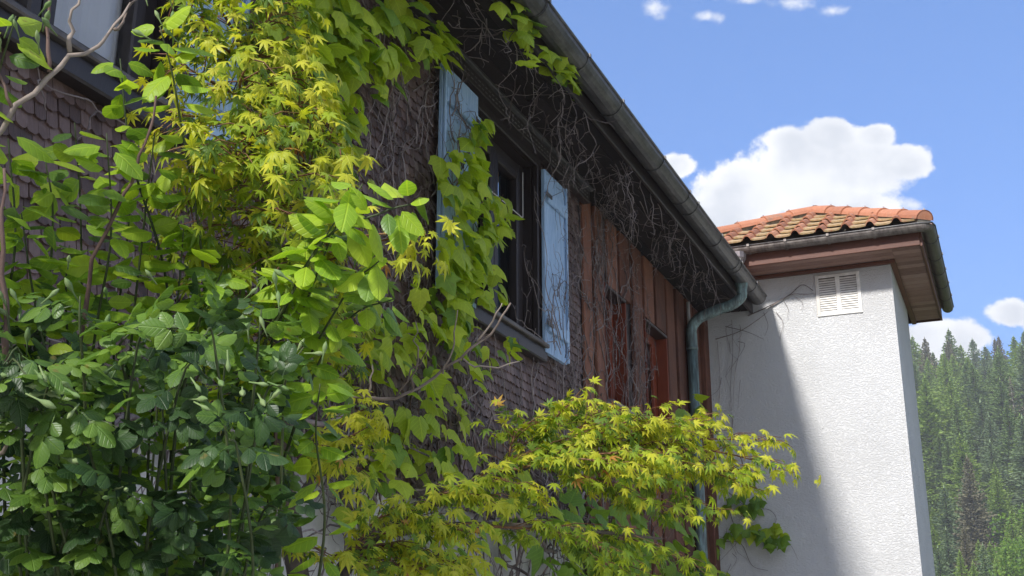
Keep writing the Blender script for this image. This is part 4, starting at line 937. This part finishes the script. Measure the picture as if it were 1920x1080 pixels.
SC = [([(120,1300,2.4),(170,700,2.3),(190,450,2.25),(200,250,2.2)],.9), ([(60,1300,2.4),(80,700,2.3),(95,420,2.3),(85,300,2.3)],.9), ([(200,1300,2.5),(240,700,2.4),(270,420,2.35),(290,250,2.3)],.9), ([(20,1300,2.3),(10,700,2.2),(25,450,2.2),(15,260,2.2)],.9), ([(260,1300,2.5),(300,760,2.4),(330,560,2.35),(345,420,2.35)],.9),
      ([(300,1300,2.5),(420,800,2.4),(560,500,2.25),(680,345,2.2)],.75), ([(300,1300,2.5),(450,800,2.4),(600,480,2.25),(720,400,2.2),(800,378,2.2)],.8), ([(350,1300,2.5),(480,800,2.45),(580,540,2.3),(640,400,2.25)],.9), ([(380,1300,2.5),(520,820,2.45),(640,560,2.3),(710,490,2.25)],.8), ([(130,1300,2.4),(140,800,2.3),(120,560,2.3),(130,460,2.3)],.9),
      ([(330,1300,2.5),(380,620,2.4),(330,200,2.35),(300,50,2.3)],.5), ([(300,1300,2.5),(320,620,2.4),(240,300,2.3),(225,110,2.3)],.55), ([(-60,1300,2.2),(-40,600,2.1),(-20,200,2.05),(30,30,2.0)],.55), ([(560,1300,2.5),(600,1000,2.4),(590,820,2.35),(600,720,2.3)],.55),
      ([(90,1300,2.5),(140,700,2.5),(150,420,2.45),(140,230,2.4)],.8), ([(220,1300,2.6),(220,700,2.5),(225,500,2.5),(250,330,2.45)],.9), ([(160,1300,2.3),(100,800,2.2),(60,560,2.2),(40,400,2.15)],.9), ([(290,1300,2.5),(290,800,2.4),(380,600,2.3),(420,500,2.3)],.9), ([(320,1300,2.5),(440,760,2.4),(540,560,2.3),(610,440,2.25)],.9), ([(400,1300,2.5),(560,760,2.4),(660,600,2.35),(740,560,2.3)],.6)]
for pp, dn in SC:
    pp = [pp[0]] + [(a+G(0, 10), b, c) for a, b, c in pp[1:-1]] + [pp[-1]]
    cane(shrub, pp, .0034, 20, SHR, 'leaf_shrub', .056, dn, pp[-1][1] < 60)
def twig(plant, name, pts, r, m, n=14):
    c = curve([Pc(q) for q in pts], n); c = [c[0]]+[p+jit(.003) for p in c[1:]]; b = MB(); b.tube(c, [r*(1-.6*i/n)*U(.9, 1.12) for i in range(n)], 7); obj(name, b, m, plant, smooth=True)
twig(shrub, 'dead_branch', [(-60,300,2.0),(20,215,2.02),(95,140,2.05),(150,98,2.08),(205,65,2.1),(250,5,2.15)], .0048, 'dead_twig'); twig(shrub, 'dead_branch', [(131,98,2.06),(135,50,2.06),(147,-10,2.06)], .004, 'dead_twig', 8)
twig(shrub, 'dead_branch', [(215,55,2.1),(235,40,2.12),(262,-10,2.15)], .003, 'dead_twig', 6); twig(shrub, 'dead_branch', [(92,135,2.05),(90,60,2.05),(91,-10,2.05)], .0035, 'brown_twig', 8); twig(shrub, 'dead_branch', [(22,200,2.02),(6,150,2.02),(-10,90,2.02)], .003, 'brown_twig', 6)
twig(shrub, 'dead_branch', [(150,640,2.2),(180,470,2.2),(238,350,2.22),(268,275,2.22),(296,180,2.25)], .0042, 'brown_twig'); twig(shrub, 'dead_branch', [(12,680,1.95),(6,560,1.95),(2,420,1.95),(8,330,1.95)], .005, 'brown_twig', 10)
CS[0] = .9
twig(maple, 'dead_branch', [(480,725,3.0),(560,733,2.98),(650,741,2.95),(740,746,2.95),(810,712,2.95),(880,655,2.95),(930,612,2.95),(957,568,2.95)], .005, 'dead_twig', 22)
for pp in [[(740,746,2.95),(780,690,2.93),(798,640,2.92)], [(830,700,2.95),(850,650,2.93),(858,580,2.9)], [(868,672,2.95),(910,692,2.95),(972,678,2.97)], [(895,640,2.95),(925,600,2.93),(942,568,2.9)], [(690,742,2.95),(697,690,2.95),(696,650,2.95)], [(775,730,2.95),(782,660,2.9),(778,600,2.9)]]: twig(maple, 'dead_branch', pp, .0026, 'dead_twig', 8)
CS[0] = .86
twig(rose, 'dead_cane', [(-20,860,1.8),(20,820,1.8),(60,775,1.85),(110,760,1.9)], .0032, 'dead_twig', 8); twig(rose, 'dead_cane', [(515,1100,2.4),(517,960,2.4),(518,860,2.4),(520,780,2.4)], .006, 'brown_twig', 8)
for (plant, p, d) in buds:
    for j in range(random.randint(3, 7)):
        q = p + jit(.022) + d*U(-.02, .03); dd = nrm(d+jit(.5)); b = MB(); s = U(.5, .85)
        b.tube([q-dd*.03*s, q-dd*.008*s, q, q+dd*.006*s, q+dd*.013*s, q+dd*.02*s], [.001, .0014, .0045*s, .006*s, .0045*s, .0006], 6); obj('bud', b, 'bud', plant, smooth=True)
PLANTS.append((rose, ROS, L)); PLANTS.append((shrub, SHR, LS))

# which leaves show: coarse depth buffer over all leaves, the 300 largest per plant become parts of their own
gridz = {}; info = []
for pi, (_, kd, LL) in enumerate(PLANTS):
    for li, (p, Rm, s, gi, mt) in enumerate(LL):
        a, b, c = view(p + Rm[:, 1]*s*.5)
        if c < .3: info.append((pi, li, 9, -1)); continue
        k = (int(a//16), int(b//16)); info.append((pi, li, c, s/c if (0 < a < 1920 and 0 < b < 1080) else -1, k))
        if c < gridz.get(k, 1e9): gridz[k] = c
for pi, (root, kd, LL) in enumerate(PLANTS):
    sc = []
    for it in info:
        if it[0] != pi: continue
        v = it[3]
        if v > 0 and it[2] > gridz[it[4]] + .06: v *= .3
        sc.append((v, it[1]))
    sc.sort(reverse=True); O = org(root); bulk = {}
    for rank, (v, li) in enumerate(sc):
        p, Rm, s, gi, mt = LL[li]
        if rank < 300 and v > 0:
            o = link(kd.name, kd.mesh(gi, mt), root); M = Matrix(Rm.tolist()).to_4x4() @ Matrix.Scale(s, 4); M.translation = Vector(p-O); o.matrix_local = M
        else: bulk.setdefault(mt, []).append((p-O, Rm*s, gi))
    VV = []; TT = []; UU = []; MI = []; off = 0; ms = list(bulk)
    for mi, mt in enumerate(ms):
        for (p, A, gi) in bulk[mt]:
            V, T, uv = kd.geo[gi]; VV.append(V@A.T + p); TT.append(T+off); UU.append(uv); MI.append(np.full(len(T), mi)); off += len(V)
    if VV:
        o = link('foliage', tri_mesh('foliage', np.vstack(VV), np.vstack(TT), ms, np.vstack(UU), np.concatenate(MI)), root); o['kind'] = 'stuff'
    print(root.name, len(LL), 'leaves')

# ------------------------------------------------------------------ air
m = bpy.data.materials.new('haze'); m.use_nodes = True; t = NT(m.node_tree); t.n.clear()
pv = t.new('ShaderNodeVolumePrincipled'); pv.inputs['Density'].default_value = .0008; pv.inputs['Color'].default_value = (.93,.96,1,1); pv.inputs['Anisotropy'].default_value = .1
o = t.new('ShaderNodeOutputMaterial'); t.l.new(pv.outputs[0], o.inputs['Volume']); MATS['haze'] = m
mb = MB(); mb.box((-2700, -2700, -2), (2700, 2700, 135)); obj('haze', mb, 'haze', kind='stuff')
